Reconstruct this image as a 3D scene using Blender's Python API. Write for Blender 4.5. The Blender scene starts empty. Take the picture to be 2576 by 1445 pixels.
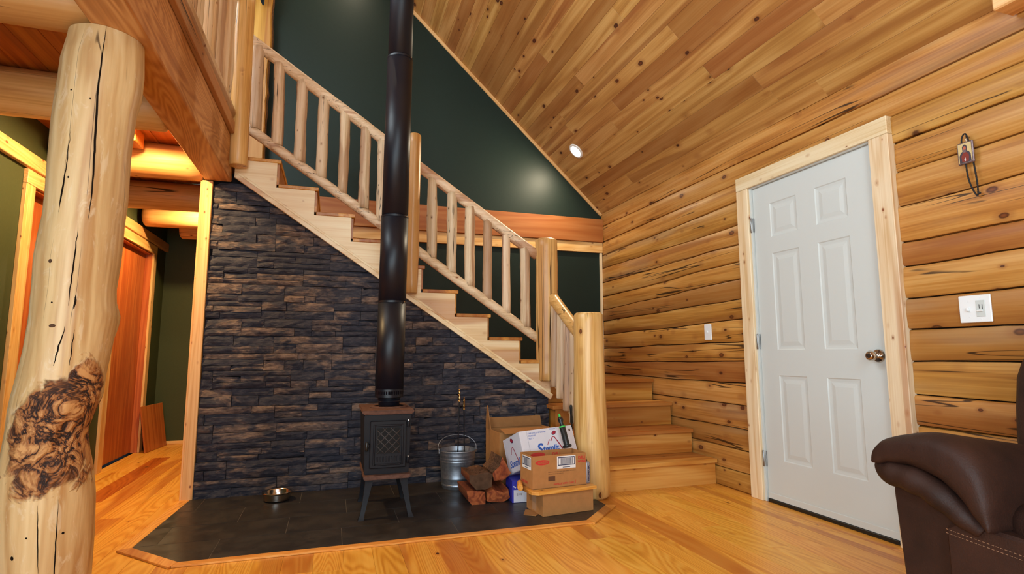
import bpy, bmesh, math, random
from mathutils import Vector, Matrix, noise as mnoise
random.seed(7)
S = bpy.context.scene
COL = S.collection

# ------------------------------------------------------------------ camera, world, light, exposure
cam_data = bpy.data.cameras.new('camera')
cam = bpy.data.objects.new('camera', cam_data)
COL.objects.link(cam)
cam_data.sensor_width = 36.0
cam_data.lens = 1388.33 / 2576 * 36.0
cam_data.clip_start = 0.05
cam.matrix_world = Matrix(((0.95125556, -0.03599034, -0.30629652, 1.043),
                           (-0.30840218, -0.11415592, -0.94438155, -4.1362),
                           (-0.00097695, 0.99281072, -0.11969096, 0.9387),
                           (0, 0, 0, 1)))
S.camera = cam
S.cycles.max_bounces = 5
S.cycles.diffuse_bounces = 3
S.cycles.glossy_bounces = 2
S.cycles.transmission_bounces = 2
S.cycles.use_light_tree = False
S.cycles.caustics_reflective = False
S.cycles.caustics_refractive = False
S.view_settings.view_transform = 'Standard'
S.view_settings.look = 'None'
S.view_settings.exposure = 0.06
S.view_settings.gamma = 1.0
S.view_settings.use_curve_mapping = False

world = bpy.data.worlds.new('world')
S.world = world
world.use_nodes = True
wn = world.node_tree.nodes
wn['Background'].inputs[0].default_value = (0.62, 0.78, 1.0, 1)
wn['Background'].inputs[1].default_value = 1.0


def area_light(name, loc, target, sx, sy, power, color, spread=180):
    l = bpy.data.lights.new(name, 'AREA')
    l.shape = 'RECTANGLE'
    l.size, l.size_y = sx, sy
    l.energy = power
    l.color = color
    l.spread = math.radians(spread)
    o = bpy.data.objects.new(name, l)
    COL.objects.link(o)
    o.location = loc
    o.rotation_euler = (Vector(target) - Vector(loc)).to_track_quat('-Z', 'Y').to_euler()
    return o


# daylight entering through the windows behind and beside the camera, plus one added skylight (panes are built below at the same places)
DAY = (0.66, 0.88, 1.0)
YR = -6.6                                   # rear wall plane
area_light('daylight_rear_window', (0.6, YR + .03, 1.40), (0.6, 0, 1.40), 1.6, 1.9, 74, DAY)
area_light('daylight_side_window', (-.66, -4.75, 1.15), (3.7, -4.75, 1.15), 1.9, 1.9, 105, DAY)
area_light('daylight_gable_window', (1.1, YR + .03, 3.55), (1.1, 0, 3.55), 2.2, 1.1, 75, DAY)
area_light('added_skylight_fill', (-.80, -1.6, 4.02), (-.80 + .686, -1.6, 4.02 - .727), 2.2, 1.0, 150, (.76, .92, 1.0))  # unseen skylight, added to brighten the log wall and stairs

# ------------------------------------------------------------------ helpers


def srgb(r, g, b):
    f = lambda c: (c / 255 / 12.92) if c / 255 <= 0.04045 else ((c / 255 + 0.055) / 1.055) ** 2.4
    return (f(r), f(g), f(b), 1.0)


def MW(o):
    m = o.matrix_basis.copy()
    while o.parent:
        o = o.parent
        m = o.matrix_basis @ m
    return m


def link(o, parent=None, loc=None, rot=None, local=False):
    COL.objects.link(o)
    if rot is not None:
        o.rotation_euler = rot
    if loc is not None:
        o.location = loc
    if parent is not None:
        o.parent = parent
        if not local:
            o.location = MW(parent).inverted() @ Vector(o.location)
    return o


def tag(o, label=None, cat=None, group=None, kind=None):
    if label:
        o['label'] = label
    if cat:
        o['category'] = cat
    if group:
        o['group'] = group
    if kind:
        o['kind'] = kind
    return o


def empty(name, loc=(0, 0, 0), rot=None, **k):
    o = bpy.data.objects.new(name, None)
    o.empty_display_size = .05
    link(o, None, loc, rot)
    return tag(o, **k)


def mesh_obj(name, verts, faces, mat, parent=None, loc=(0, 0, 0), rot=None, smooth=False, local=False, **k):
    me = bpy.data.meshes.new(name)
    me.from_pydata([tuple(v) for v in verts], [], faces)
    if smooth:
        me.polygons.foreach_set('use_smooth', [True] * len(me.polygons))
    if mat:
        me.materials.append(mat)
    me.update()
    o = bpy.data.objects.new(name, me)
    link(o, parent, loc, rot, local)
    return tag(o, **k)


_boxes = {}


def box_mesh(sx, sy, sz, bevel, mat):
    key = (round(sx, 4), round(sy, 4), round(sz, 4), bevel, mat.name if mat else '')
    if key in _boxes:
        return _boxes[key]
    bm = bmesh.new()
    bmesh.ops.create_cube(bm, size=1)
    for v in bm.verts:
        v.co.x *= sx
        v.co.y *= sy
        v.co.z *= sz
    if bevel:
        bmesh.ops.bevel(bm, geom=bm.edges[:], offset=min(bevel, .45 * min(sx, sy, sz)), segments=1, affect='EDGES')
    me = bpy.data.meshes.new('box')
    bm.to_mesh(me)
    bm.free()
    if mat:
        me.materials.append(mat)
    _boxes[key] = me
    return me


def box(name, lo, hi, mat, parent=None, bevel=0.002, rot=None, local=False, **k):
    c = [(a + b) / 2 for a, b in zip(lo, hi)]
    s = [abs(b - a) for a, b in zip(lo, hi)]
    o = bpy.data.objects.new(name, box_mesh(*s, bevel, mat))
    link(o, parent, c, rot, local)
    return tag(o, **k)


def ring_tube(name, path, mat, parent=None, n=14, wob=0.0, seed=0.0, flat=None, cap_bevel=0.15, local=False, smooth=True, loc=None, **k):
    """path: list of (point, radius). wob: radial noise. flat=(fx,fy): flattening in the two cross directions."""
    pts = [Vector(p) for p, r in path]
    rad = [r for p, r in path]
    o0 = Vector(loc) if loc is not None else (pts[0] + pts[-1]) / 2
    ax = (pts[-1] - pts[0]).normalized()
    ref = Vector((0, 0, 1)) if abs(ax.z) < .9 else Vector((1, 0, 0))
    u = ax.cross(ref).normalized()
    w = ax.cross(u).normalized()
    verts, faces = [], []
    rows = []
    P = list(zip(pts, rad))
    if cap_bevel:
        r0, r1 = rad[0], rad[-1]
        b0, b1 = min(r0 * cap_bevel, .02), min(r1 * cap_bevel, .02)
        P = [(pts[0], r0 - b0), (pts[0] + ax * b0, r0)] + P[1:-1] + [(pts[-1] - ax * b1, r1), (pts[-1], r1 - b1)]
    for p, r in P:
        row = []
        for j in range(n):
            a = 2 * math.pi * j / n
            rr = r
            q = u * math.cos(a) * (flat[0] if flat else 1) + w * math.sin(a) * (flat[1] if flat else 1)
            if wob:
                s = (p.dot(ax)) * 3.0
                rr = r * (1 + wob * mnoise.noise(Vector((math.cos(a) * 1.2 + seed * 7.3, math.sin(a) * 1.2 + seed * 3.1, s * .9)))
                          + wob * .5 * mnoise.noise(Vector((math.cos(a) * 2 + seed, math.sin(a) * 2, s * 3.5 + seed))))
            row.append(len(verts))
            verts.append(p + q * rr - o0)
        rows.append(row)
    for a, b in zip(rows, rows[1:]):
        for j in range(n):
            faces.append((a[j], a[(j + 1) % n], b[(j + 1) % n], b[j]))
    faces.append(tuple(reversed(rows[0])))
    faces.append(tuple(rows[-1]))
    ob = mesh_obj(name, verts, faces, mat, parent, o0, smooth=False, local=local, **k)
    if smooth:
        me = ob.data
        fl = [True] * len(me.polygons)
        fl[-1] = fl[-2] = False
        me.polygons.foreach_set('use_smooth', fl)
    bm = bmesh.new()
    bm.from_mesh(ob.data)
    bmesh.ops.recalc_face_normals(bm, faces=bm.faces)
    bm.to_mesh(ob.data)
    bm.free()
    return ob


def log(name, p0, p1, r0, r1, mat, parent=None, wob=.08, seed=0, seg=10, n=16, **k):
    p0, p1 = Vector(p0), Vector(p1)
    ax = (p1 - p0)
    side = Vector((-ax.y, ax.x, 0))
    side = side.normalized() if side.length > 1e-4 else Vector((1, 0, 0))
    path = []
    for i in range(seg + 1):
        t = i / seg
        r = r0 + (r1 - r0) * t
        j = side * r * .6 * wob * 3 * mnoise.noise(Vector((seed * 5.7, t * 2.2, 1.7))) if 0 < i < seg else Vector()
        path.append((p0 + ax * t + j, r))
    return ring_tube(name, path, mat, parent, n=n, wob=wob, seed=seed, **k)


def lathe(name, prof, mat, parent=None, loc=(0, 0, 0), n=28, rot=None, local=False, smooth=True, **k):
    """prof: list of (r, z); r==0 closes to a point."""
    verts, faces, rows = [], [], []
    for r, z in prof:
        if r < 1e-6:
            rows.append([len(verts)])
            verts.append((0, 0, z))
        else:
            rows.append(list(range(len(verts), len(verts) + n)))
            verts += [(r * math.cos(2 * math.pi * j / n), r * math.sin(2 * math.pi * j / n), z) for j in range(n)]
    for a, b in zip(rows, rows[1:]):
        for j in range(n):
            q = (a[j % len(a)], a[(j + 1) % len(a)], b[(j + 1) % len(b)], b[j % len(b)])
            q = tuple(dict.fromkeys(q))
            if len(q) > 2:
                faces.append(q)
    o = mesh_obj(name, verts, faces, mat, parent, loc, rot, smooth=smooth, local=local, **k)
    if smooth:
        soft(o, 40)
    return o


def soft(o, deg=35):
    """smooth shading with sharp edges where the faces turn by more than deg"""
    me = o.data
    bm = bmesh.new()
    bm.from_mesh(me)
    bmesh.ops.recalc_face_normals(bm, faces=bm.faces)
    lim = math.radians(deg)
    for f in bm.faces:
        f.smooth = True
    for e in bm.edges:
        e.smooth = not (len(e.link_faces) == 2 and e.calc_face_angle(0) > lim)
    bm.to_mesh(me)
    bm.free()
    return o


def prism(name, poly, axis, a, b, mat, parent=None, bevel=0.0, local=False, loc=None, **k):
    """poly: 2D outline; axis 'x': (y,z), 'y': (x,z), 'z': (x,y); extruded from a to b along axis."""
    def P(q, t):
        return {'x': (t, q[0], q[1]), 'y': (q[0], t, q[1]), 'z': (q[0], q[1], t)}[axis]
    n = len(poly)
    vs = [Vector(P(q, a)) for q in poly] + [Vector(P(q, b)) for q in poly]
    o0 = sum(vs, Vector()) / len(vs) if loc is None else Vector(loc)
    vs = [v - o0 for v in vs]
    fs = [tuple(range(n)), tuple(range(2 * n - 1, n - 1, -1))] + [(i, i + n, (i + 1) % n + n, (i + 1) % n) for i in range(n)]
    bm = bmesh.new()
    bv = [bm.verts.new(v) for v in vs]
    for f in fs:
        bm.faces.new([bv[i] for i in f])
    bmesh.ops.recalc_face_normals(bm, faces=bm.faces)
    if bevel:
        bmesh.ops.bevel(bm, geom=bm.edges[:], offset=bevel, segments=1, affect='EDGES')
    me = bpy.data.meshes.new(name)
    bm.to_mesh(me)
    bm.free()
    if mat:
        me.materials.append(mat)
    o = bpy.data.objects.new(name, me)
    link(o, parent, o0, None, local)
    return tag(o, **k)


def clip(poly, inside, cut):
    out = []
    for i, p in enumerate(poly):
        q = poly[(i + 1) % len(poly)]
        a, b = inside(p), inside(q)
        if a:
            out.append(p)
        if a != b:
            out.append(cut(p, q))
    return out


def clip_convex(poly, hull):
    """hull counter-clockwise"""
    for i in range(len(hull)):
        A, B = hull[i], hull[(i + 1) % len(hull)]
        side = lambda p: (B[0] - A[0]) * (p[1] - A[1]) - (B[1] - A[1]) * (p[0] - A[0])

        def cut(p, q):
            s, t = side(p), side(q)
            f = s / (s - t)
            return (p[0] + (q[0] - p[0]) * f, p[1] + (q[1] - p[1]) * f)
        poly = clip(poly, lambda p: side(p) >= 0, cut)
        if len(poly) < 3:
            return []
    return poly


# ------------------------------------------------------------------ materials


class NT:
    def __init__(self, name):
        self.m = bpy.data.materials.new(name)
        self.m.use_nodes = True
        self.t = self.m.node_tree
        self.b = self.t.nodes['Principled BSDF']

    def n(self, kind, **props):
        x = self.t.nodes.new(kind)
        for k, v in props.items():
            setattr(x, k, v)
        return x

    def put(self, sock, v):
        if hasattr(v, 'is_output') or isinstance(v, bpy.types.NodeSocket):
            self.t.links.new(v, sock)
        else:
            sock.default_value = v

    def math(self, op, a, b=0.0, c=0.0, clamp=False):
        x = self.n('ShaderNodeMath', operation=op, use_clamp=clamp)
        for i, v in enumerate((a, b, c)):
            self.put(x.inputs[i], v)
        return x.outputs[0]

    def vmul(self, a, b):
        x = self.n('ShaderNodeVectorMath', operation='MULTIPLY')
        self.put(x.inputs[0], a)
        self.put(x.inputs[1], b)
        return x.outputs[0]

    def vadd(self, a, b):
        x = self.n('ShaderNodeVectorMath', operation='ADD')
        self.put(x.inputs[0], a)
        self.put(x.inputs[1], b)
        return x.outputs[0]

    def noise(self, vec, scale=1.0, detail=2.0, rough=.5, dist=0.0):
        x = self.n('ShaderNodeTexNoise')
        self.put(x.inputs['Vector'], vec)
        x.inputs['Scale'].default_value = scale
        x.inputs['Detail'].default_value = detail
        x.inputs['Roughness'].default_value = rough
        x.inputs['Distortion'].default_value = dist
        return x.outputs[0]

    def ramp(self, fac, stops):
        x = self.n('ShaderNodeValToRGB')
        self.put(x.inputs[0], fac)
        e = x.color_ramp.elements
        while len(e) < len(stops):
            e.new(.5)
        for el, (p, c) in zip(e, stops):
            el.position = p
            el.color = c
        return x.outputs[0]

    def mapr(self, v, a, b, c=0.0, d=1.0, smooth=True):
        x = self.n('ShaderNodeMapRange', interpolation_type='SMOOTHSTEP' if smooth else 'LINEAR')
        self.put(x.inputs[0], v)
        for i, q in enumerate((a, b, c, d)):
            self.put(x.inputs[i + 1], q)
        return x.outputs[0]

    def mix(self, f, a, b, blend='MIX'):
        x = self.n('ShaderNodeMix', data_type='RGBA', blend_type=blend)
        self.put(x.inputs[0], f)
        self.put(x.inputs[6], a)
        self.put(x.inputs[7], b)
        return x.outputs[2]

    def coords(self, spread=1.0):
        tc = self.n('ShaderNodeTexCoord')
        oi = self.n('ShaderNodeObjectInfo')
        self.rand = oi.outputs['Random']
        c = self.n('ShaderNodeCombineXYZ')
        for i, f in enumerate((37.0, 91.0, 53.0)):
            self.put(c.inputs[i], self.math('MULTIPLY', self.rand, f * spread))
        self.obj = tc.outputs['Object']
        return self.vadd(self.obj, c.outputs[0])

    def bump(self, h, strength=.2, dist=.01):
        x = self.n('ShaderNodeBump')
        x.inputs['Strength'].default_value = strength
        x.inputs['Distance'].default_value = dist
        self.put(x.inputs['Height'], h)
        self.put(self.b.inputs['Normal'], x.outputs[0])

    def out(self, color, rough=.5, metal=0.0, spec=.5, coat=0.0):
        self.put(self.b.inputs['Base Color'], color)
        self.put(self.b.inputs['Roughness'], rough)
        self.b.inputs['Metallic'].default_value = metal
        self.b.inputs['Specular IOR Level'].default_value = spec
        self.b.inputs['Coat Weight'].default_value = coat
        return self.m


def wood(name, light, mid, dark, axis='Y', freq=30.0, rough=.42, knots=.0, knot_col=(70, 35, 15), knot_scale=1.0,
         heart=0.0, heart_col=(150, 85, 40), crack=0.0, var=.12, spec=.45, cross=6.0, ringmix=.45, bump=0.0, grey=0.0, knot_size=1.0):
    t = NT(name)
    v = t.coords()
    ai = 'XYZ'.index(axis)

    def sc(long, crs):
        s = [crs] * 3
        s[ai] = long
        return t.vmul(v, tuple(s))
    n0 = t.noise(sc(.5, cross), 1, 1.5, .45, .4)
    ring = t.math('MULTIPLY_ADD', t.math('SINE', t.math('MULTIPLY', n0, freq * 2)), .5, .5)
    n1 = t.mapr(t.noise(sc(1.0, cross * 3.5), 1, 2, .6, 0), .27, .73, smooth=False)
    nf = t.mapr(t.noise(sc(2.2, cross * 17), 1, 1, .6), .27, .73, smooth=False)
    fac = t.math('ADD', t.math('MULTIPLY', ring, ringmix), t.math('MULTIPLY', t.math('MULTIPLY_ADD', nf, .45, t.math('MULTIPLY', n1, .55)), 1 - ringmix))
    col = t.ramp(fac, [(.18, srgb(*light)), (.5, srgb(*mid)), (.88, srgb(*dark))])
    if heart:
        n2 = t.noise(sc(.28, cross * .9), 1, 1, .4, 0)
        h = t.math('MULTIPLY_ADD', t.rand, .34, t.math('SUBTRACT', n2, .17))
        hm = t.math('MULTIPLY', t.mapr(h, .60 - heart * .1, .64 - heart * .1), .85)
        col = t.mix(hm, col, t.mix(.65, col, srgb(*heart_col)))
    if grey:
        n5 = t.noise(sc(.7, cross * .8), 1, 2, .5)
        col = t.mix(t.math('MULTIPLY', t.mapr(n5, .58, .72), grey), col, srgb(150, 130, 105))
    if knots:
        vo = t.n('ShaderNodeTexVoronoi')
        s = [4.4 * knot_scale] * 3
        s[ai] = 2.6 * knot_scale
        t.put(vo.inputs['Vector'], t.vmul(v, tuple(s)))
        vo.inputs['Scale'].default_value = 1.0
        sep = t.n('ShaderNodeSeparateColor')
        t.put(sep.inputs[0], vo.outputs['Color'])
        keep = t.math('GREATER_THAN', sep.outputs[0], 1 - knots)
        size = t.math('MULTIPLY_ADD', sep.outputs[1], .09 * knot_size, .035 * knot_size)
        d = t.math('DIVIDE', vo.outputs['Distance'], size)
        km = t.math('MULTIPLY', t.mapr(d, .72, 1.05, 1, 0), keep)
        halo = t.math('MULTIPLY', t.mapr(d, .9, 2.4, .45, 0), keep)
        col = t.mix(halo, col, srgb(*heart_col))
        kc = t.mix(t.mapr(d, .2, .8), srgb(knot_col[0] + 45, knot_col[1] + 26, knot_col[2] + 10), srgb(*knot_col))
        col = t.mix(km, col, kc)
    if crack:
        n3 = t.noise(sc(.30, cross * 1.7), 1, 2, .55, 0)
        ln = t.mapr(t.math('ABSOLUTE', t.math('SUBTRACT', n3, .5)), .003, .009, 1, 0)
        n4 = t.noise(sc(1.1, 4), 1, 0)
        cm = t.math('MULTIPLY', ln, t.mapr(n4, .62 - crack * .2, .66 - crack * .2))
        col = t.mix(t.math('MULTIPLY', cm, .9), col, srgb(38, 20, 10))
    hs = t.n('ShaderNodeHueSaturation')
    t.put(hs.inputs['Color'], col)
    r2 = t.math('FRACT', t.math('MULTIPLY', t.rand, 7.13))
    t.put(hs.inputs['Value'], t.math('MULTIPLY_ADD', r2, var * 2, 1 - var))
    r3 = t.math('FRACT', t.math('MULTIPLY', t.rand, 13.7))
    t.put(hs.inputs['Hue'], t.math('MULTIPLY_ADD', r3, .010, .493))
    if bump:
        t.bump(t.math('MULTIPLY_ADD', fac, -1, 1), bump, .004)
    return t.out(hs.outputs[0], rough, 0, spec)


def plain(name, rgb, rough=.5, metal=0.0, spec=.5, mottled=.0, scale=20.0, bump=0.0, coat=0.0):
    t = NT(name)
    v = t.coords()
    n = t.noise(v, scale, 3, .55)
    c = srgb(*rgb)
    lo = tuple(x * (1 - mottled) for x in c[:3]) + (1,)
    hi = tuple(min(1, x * (1 + mottled)) for x in c[:3]) + (1,)
    col = t.ramp(n, [(.3, lo), (.7, hi)]) if mottled else c
    if bump:
        t.bump(n, bump, .004)
    return t.out(col, rough, metal, spec, coat)


def woods(name, *a, **k):
    return {ax: wood(name + '_' + ax.lower(), *a, axis=ax, **k) for ax in 'XYZ'}


W_FLOOR = wood('pine_floor', (236, 178, 78), (228, 162, 60), (206, 134, 40), 'Y', freq=95, rough=.33, knots=.30, knot_scale=2.0, heart=.04,
               heart_col=(170, 86, 26), var=.03, cross=4.2, ringmix=.42)
W_FLOORRED = wood('red_heart_plank', (196, 104, 34), (180, 88, 26), (150, 62, 16), 'Y', freq=60, rough=.33, knots=.3, knot_scale=2.0, var=.02, cross=4.2, ringmix=.3)
W_CEIL = wood('pine_ceiling', (204, 156, 92), (188, 136, 72), (162, 108, 52), 'Y', freq=14, rough=.5, knots=0.8, knot_scale=2.2, knot_size=1.5, heart=.65,
              heart_col=(140, 80, 36), var=.045, cross=7, ringmix=.35, knot_col=(62, 30, 18))
W_HALLCEIL = wood('hall_plank', (206, 130, 52), (190, 108, 38), (160, 82, 24), 'Y', freq=14, rough=.5, knots=0.5, knot_scale=2.4, heart=.3, var=.08, cross=7)
W_LOGWALL = wood('log_wall', (206, 154, 84), (190, 132, 60), (154, 96, 36), 'Y', knot_size=1.55, freq=12, rough=.42, knots=0.85, knot_scale=2.3, heart=.7,
                 heart_col=(140, 82, 38), crack=.75, bump=.12, var=.07, cross=6, ringmix=.3, grey=.35, knot_col=(84, 46, 22))
W_HALLTRIM = woods('amber_trim', (238, 198, 136), (230, 182, 114), (210, 152, 82), freq=40, rough=.45, knots=.9, knot_scale=3.8, heart=.1,
                   heart_col=(176, 110, 54), var=.04, cross=7, ringmix=.3, knot_col=(120, 66, 30))
W_BORDER = woods('floor_border', (234, 172, 88), (224, 154, 68), (200, 122, 42), freq=60, rough=.4, knots=.3, knot_scale=3, heart=.1, var=.04, cross=6, ringmix=.35)
W_TRIM = woods('pale_trim', (240, 218, 182), (232, 204, 162), (214, 176, 124), freq=16, rough=.45, knots=0.9, knot_scale=3.8, heart=.1,
               heart_col=(176, 110, 54), var=.05, cross=9, ringmix=.35, knot_col=(120, 66, 30))
W_STAIR = woods('stair_pine', (245, 223, 182), (239, 210, 164), (221, 182, 126), freq=14, rough=.42, knots=0.8, knot_scale=3.2, heart=.05,
                heart_col=(180, 110, 60), var=.04, cross=6, ringmix=.3, knot_col=(126, 66, 36))
W_STEP = woods('amber_step', (220, 164, 84), (207, 143, 62), (180, 108, 33), freq=16, rough=.4, knots=0.7, knot_scale=2.6, heart=.75,
               heart_col=(136, 66, 24), var=.06, cross=5, ringmix=.4, knot_col=(90, 44, 20))
W_RAIL = woods('peeled_pole', (238, 212, 178), (228, 198, 160), (200, 164, 122), freq=10, rough=.5, knots=0.8, knot_scale=4.5, heart=.25,
               heart_col=(160, 104, 66), crack=.3, var=.09, cross=16, ringmix=.3, knot_col=(110, 66, 36))
W_NEWEL = woods('peeled_newel', (240, 196, 130), (226, 176, 104), (196, 138, 68), knot_size=1.3, freq=26, rough=.36, knots=.95, knot_scale=2.6, heart=.25,
                heart_col=(176, 116, 60), crack=.45, var=.04, cross=7, ringmix=.22, knot_col=(92, 50, 26))
W_BEAM = woods('fir_beam', (216, 160, 100), (200, 138, 78), (168, 106, 50), freq=110, rough=.5, knots=.1, knot_scale=2, heart=.12, var=.04, cross=4.5, ringmix=.4,
               heart_col=(150, 80, 40))
W_JOIST = woods('log_joist', (238, 190, 126), (226, 172, 104), (200, 140, 72), freq=10, rough=.45, knots=0.6, knot_scale=2.6, heart=.3, crack=.3, var=.06, cross=7,
                ringmix=.3, heart_col=(160, 100, 54), grey=.3)
W_DOOR = woods('fir_door', (196, 112, 52), (184, 98, 42), (164, 80, 32), freq=20, rough=.45, knots=0, var=.04, cross=8)
W_GLU = woods('wall_beam', (190, 134, 72), (174, 114, 50), (148, 88, 30), freq=22, rough=.45, knots=.05, heart=.4, var=.04, cross=5,
              heart_col=(150, 84, 38))
W_BARK = woods('bark_slab', (214, 168, 82), (198, 148, 60), (168, 116, 40), freq=10, rough=.55, knots=0.6, knot_scale=3, heart=.2, var=.02, cross=8, crack=.3)
W_FIRE = woods('split_fire_wood', (178, 98, 46), (154, 74, 30), (112, 48, 18), freq=14, rough=.8, knots=.15, var=.14, cross=14, bump=.6)

M_GREEN = plain('green_paint', (31, 43, 37), .46, spec=.2, mottled=.05, scale=60)
M_HALLGREEN = plain('lamp_warmed_green', (64, 70, 44), .55, spec=.2, mottled=.05, scale=60)  # the gable green with the hall lamp's warm light put into its colour
M_WHITE = plain('white_paint', (206, 208, 204), .45, spec=.4)
M_PLASTIC = plain('white_plastic', (238, 238, 238), .35)
M_DARK = plain('dark_gap', (26, 18, 12), .9, spec=.1)
M_IRON = plain('black_cast_iron', (18, 18, 24), .55, spec=.28, mottled=.15, scale=90, bump=.1)
M_RUST = plain('rusty_dusty_iron', (104, 74, 62), .8, spec=.2, mottled=.3, scale=40)
M_PIPE = plain('black_stovepipe', (13, 15, 25), .42, spec=.4)
M_STEEL = plain('polished_steel', (200, 195, 188), .16, metal=1.0)
M_CHROME = plain('nickel', (206, 196, 184), .14, metal=1.0)
M_HINGE = plain('hinge_steel', (150, 150, 150), .35, metal=1.0)
M_GALV = plain('galvanised_steel', (150, 156, 166), .42, metal=.85, mottled=.18, scale=50)
M_BRASS = plain('brass', (206, 170, 110), .22, metal=1.0)
M_CARD = plain('cardboard', (176, 122, 72), .8, spec=.2, mottled=.06, scale=30)
M_CARDIN = plain('cardboard_inside', (160, 112, 68), .85, spec=.15, mottled=.06, scale=30)
M_CARTON = plain('white_carton', (226, 220, 226), .6, spec=.3, mottled=.03, scale=14)
M_BLUEBOX = plain('blue_carton', (52, 52, 168), .5)
M_INKBLUE = plain('blue_ink', (44, 92, 178), .6)
M_INKNAVY = plain('navy_ink', (34, 38, 78), .6)
M_INKRED = plain('red_ink', (196, 52, 44), .6)
M_INKCRIM = plain('crimson_ink', (168, 30, 52), .6)
M_INKBROWN = plain('brown_ink', (96, 58, 32), .7)
M_INKBLACK = plain('black_ink', (28, 26, 30), .6)
M_PAPER = plain('paper_label', (236, 234, 232), .6)
M_TAPE = plain('packing_tape', (190, 146, 110), .25)
M_BLACKPL = plain('black_plastic', (22, 24, 24), .35)
M_LIME = plain('lime_plastic', (60, 190, 80), .4)
M_CAN = plain('grey_can', (170, 168, 178), .35, metal=.3)
M_CORD = plain('black_cord', (24, 20, 20), .8)
M_CLOTH = plain('dark_blue_cloth', (14, 26, 34), .9, mottled=.2)
M_BARKDK = plain('rough_bark', (112, 80, 58), .95, spec=.1, mottled=.5, scale=70, bump=1.0)
M_ENDDK = plain('weathered_cut_end', (86, 62, 46), .9, spec=.1, mottled=.25, scale=30, bump=.4)


def lamp_mat(name, rgb, strength):
    t = NT(name)
    t.b.inputs['Emission Color'].default_value = srgb(*rgb)
    t.b.inputs['Emission Strength'].default_value = strength
    t.m.cycles.emission_sampling = 'NONE'       # the lamps beside these faces carry their light
    return t.out(srgb(255, 255, 255), .5)


def stone_mat():
    t = NT('ledge_stone')
    v = t.coords()
    n1 = t.noise(t.vmul(v, (6, 6, 14)), 1, 4, .6, .6)
    n2 = t.noise(t.vmul(v, (22, 22, 60)), 1, 3, .6, .3)
    base = t.ramp(n2, [(.3, srgb(34, 34, 45)), (.55, srgb(51, 50, 59)), (.75, srgb(74, 68, 71))])
    k = t.math('MULTIPLY_ADD', t.rand, .34, t.math('SUBTRACT', n1, .17))
    col = t.mix(t.mapr(k, .50, .72, 0, .8), base, t.ramp(n2, [(.3, srgb(80, 63, 56)), (.7, srgb(138, 114, 99))]))
    t.bump(t.math('ADD', t.math('MULTIPLY', n1, .7), t.math('MULTIPLY', n2, .5)), .8, .012)
    return t.out(col, .78, 0, .3)


def tile_mat():
    t = NT('slate_tile')
    v = t.coords()
    n = t.noise(v, 7, 4, .6)
    col = t.ramp(n, [(.3, srgb(42, 38, 36)), (.7, srgb(56, 51, 48))])
    t.bump(t.noise(v, 40, 3), .12, .003)
    return t.out(col, t.mapr(n, .3, .7, .32, .5), 0, .4)


def leather_mat():
    t = NT('brown_leather')
    v = t.coords()
    n = t.noise(v, 5, 3, .6)
    n2 = t.noise(v, 160, 2, .6)
    col = t.ramp(n, [(.3, srgb(38, 22, 17)), (.72, srgb(60, 35, 26))])
    t.bump(t.math('ADD', t.math('MULTIPLY', n2, .4), t.math('MULTIPLY', t.noise(v, 9, 2), 1.2)), .35, .008)
    return t.out(col, .58, 0, .28)


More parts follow.
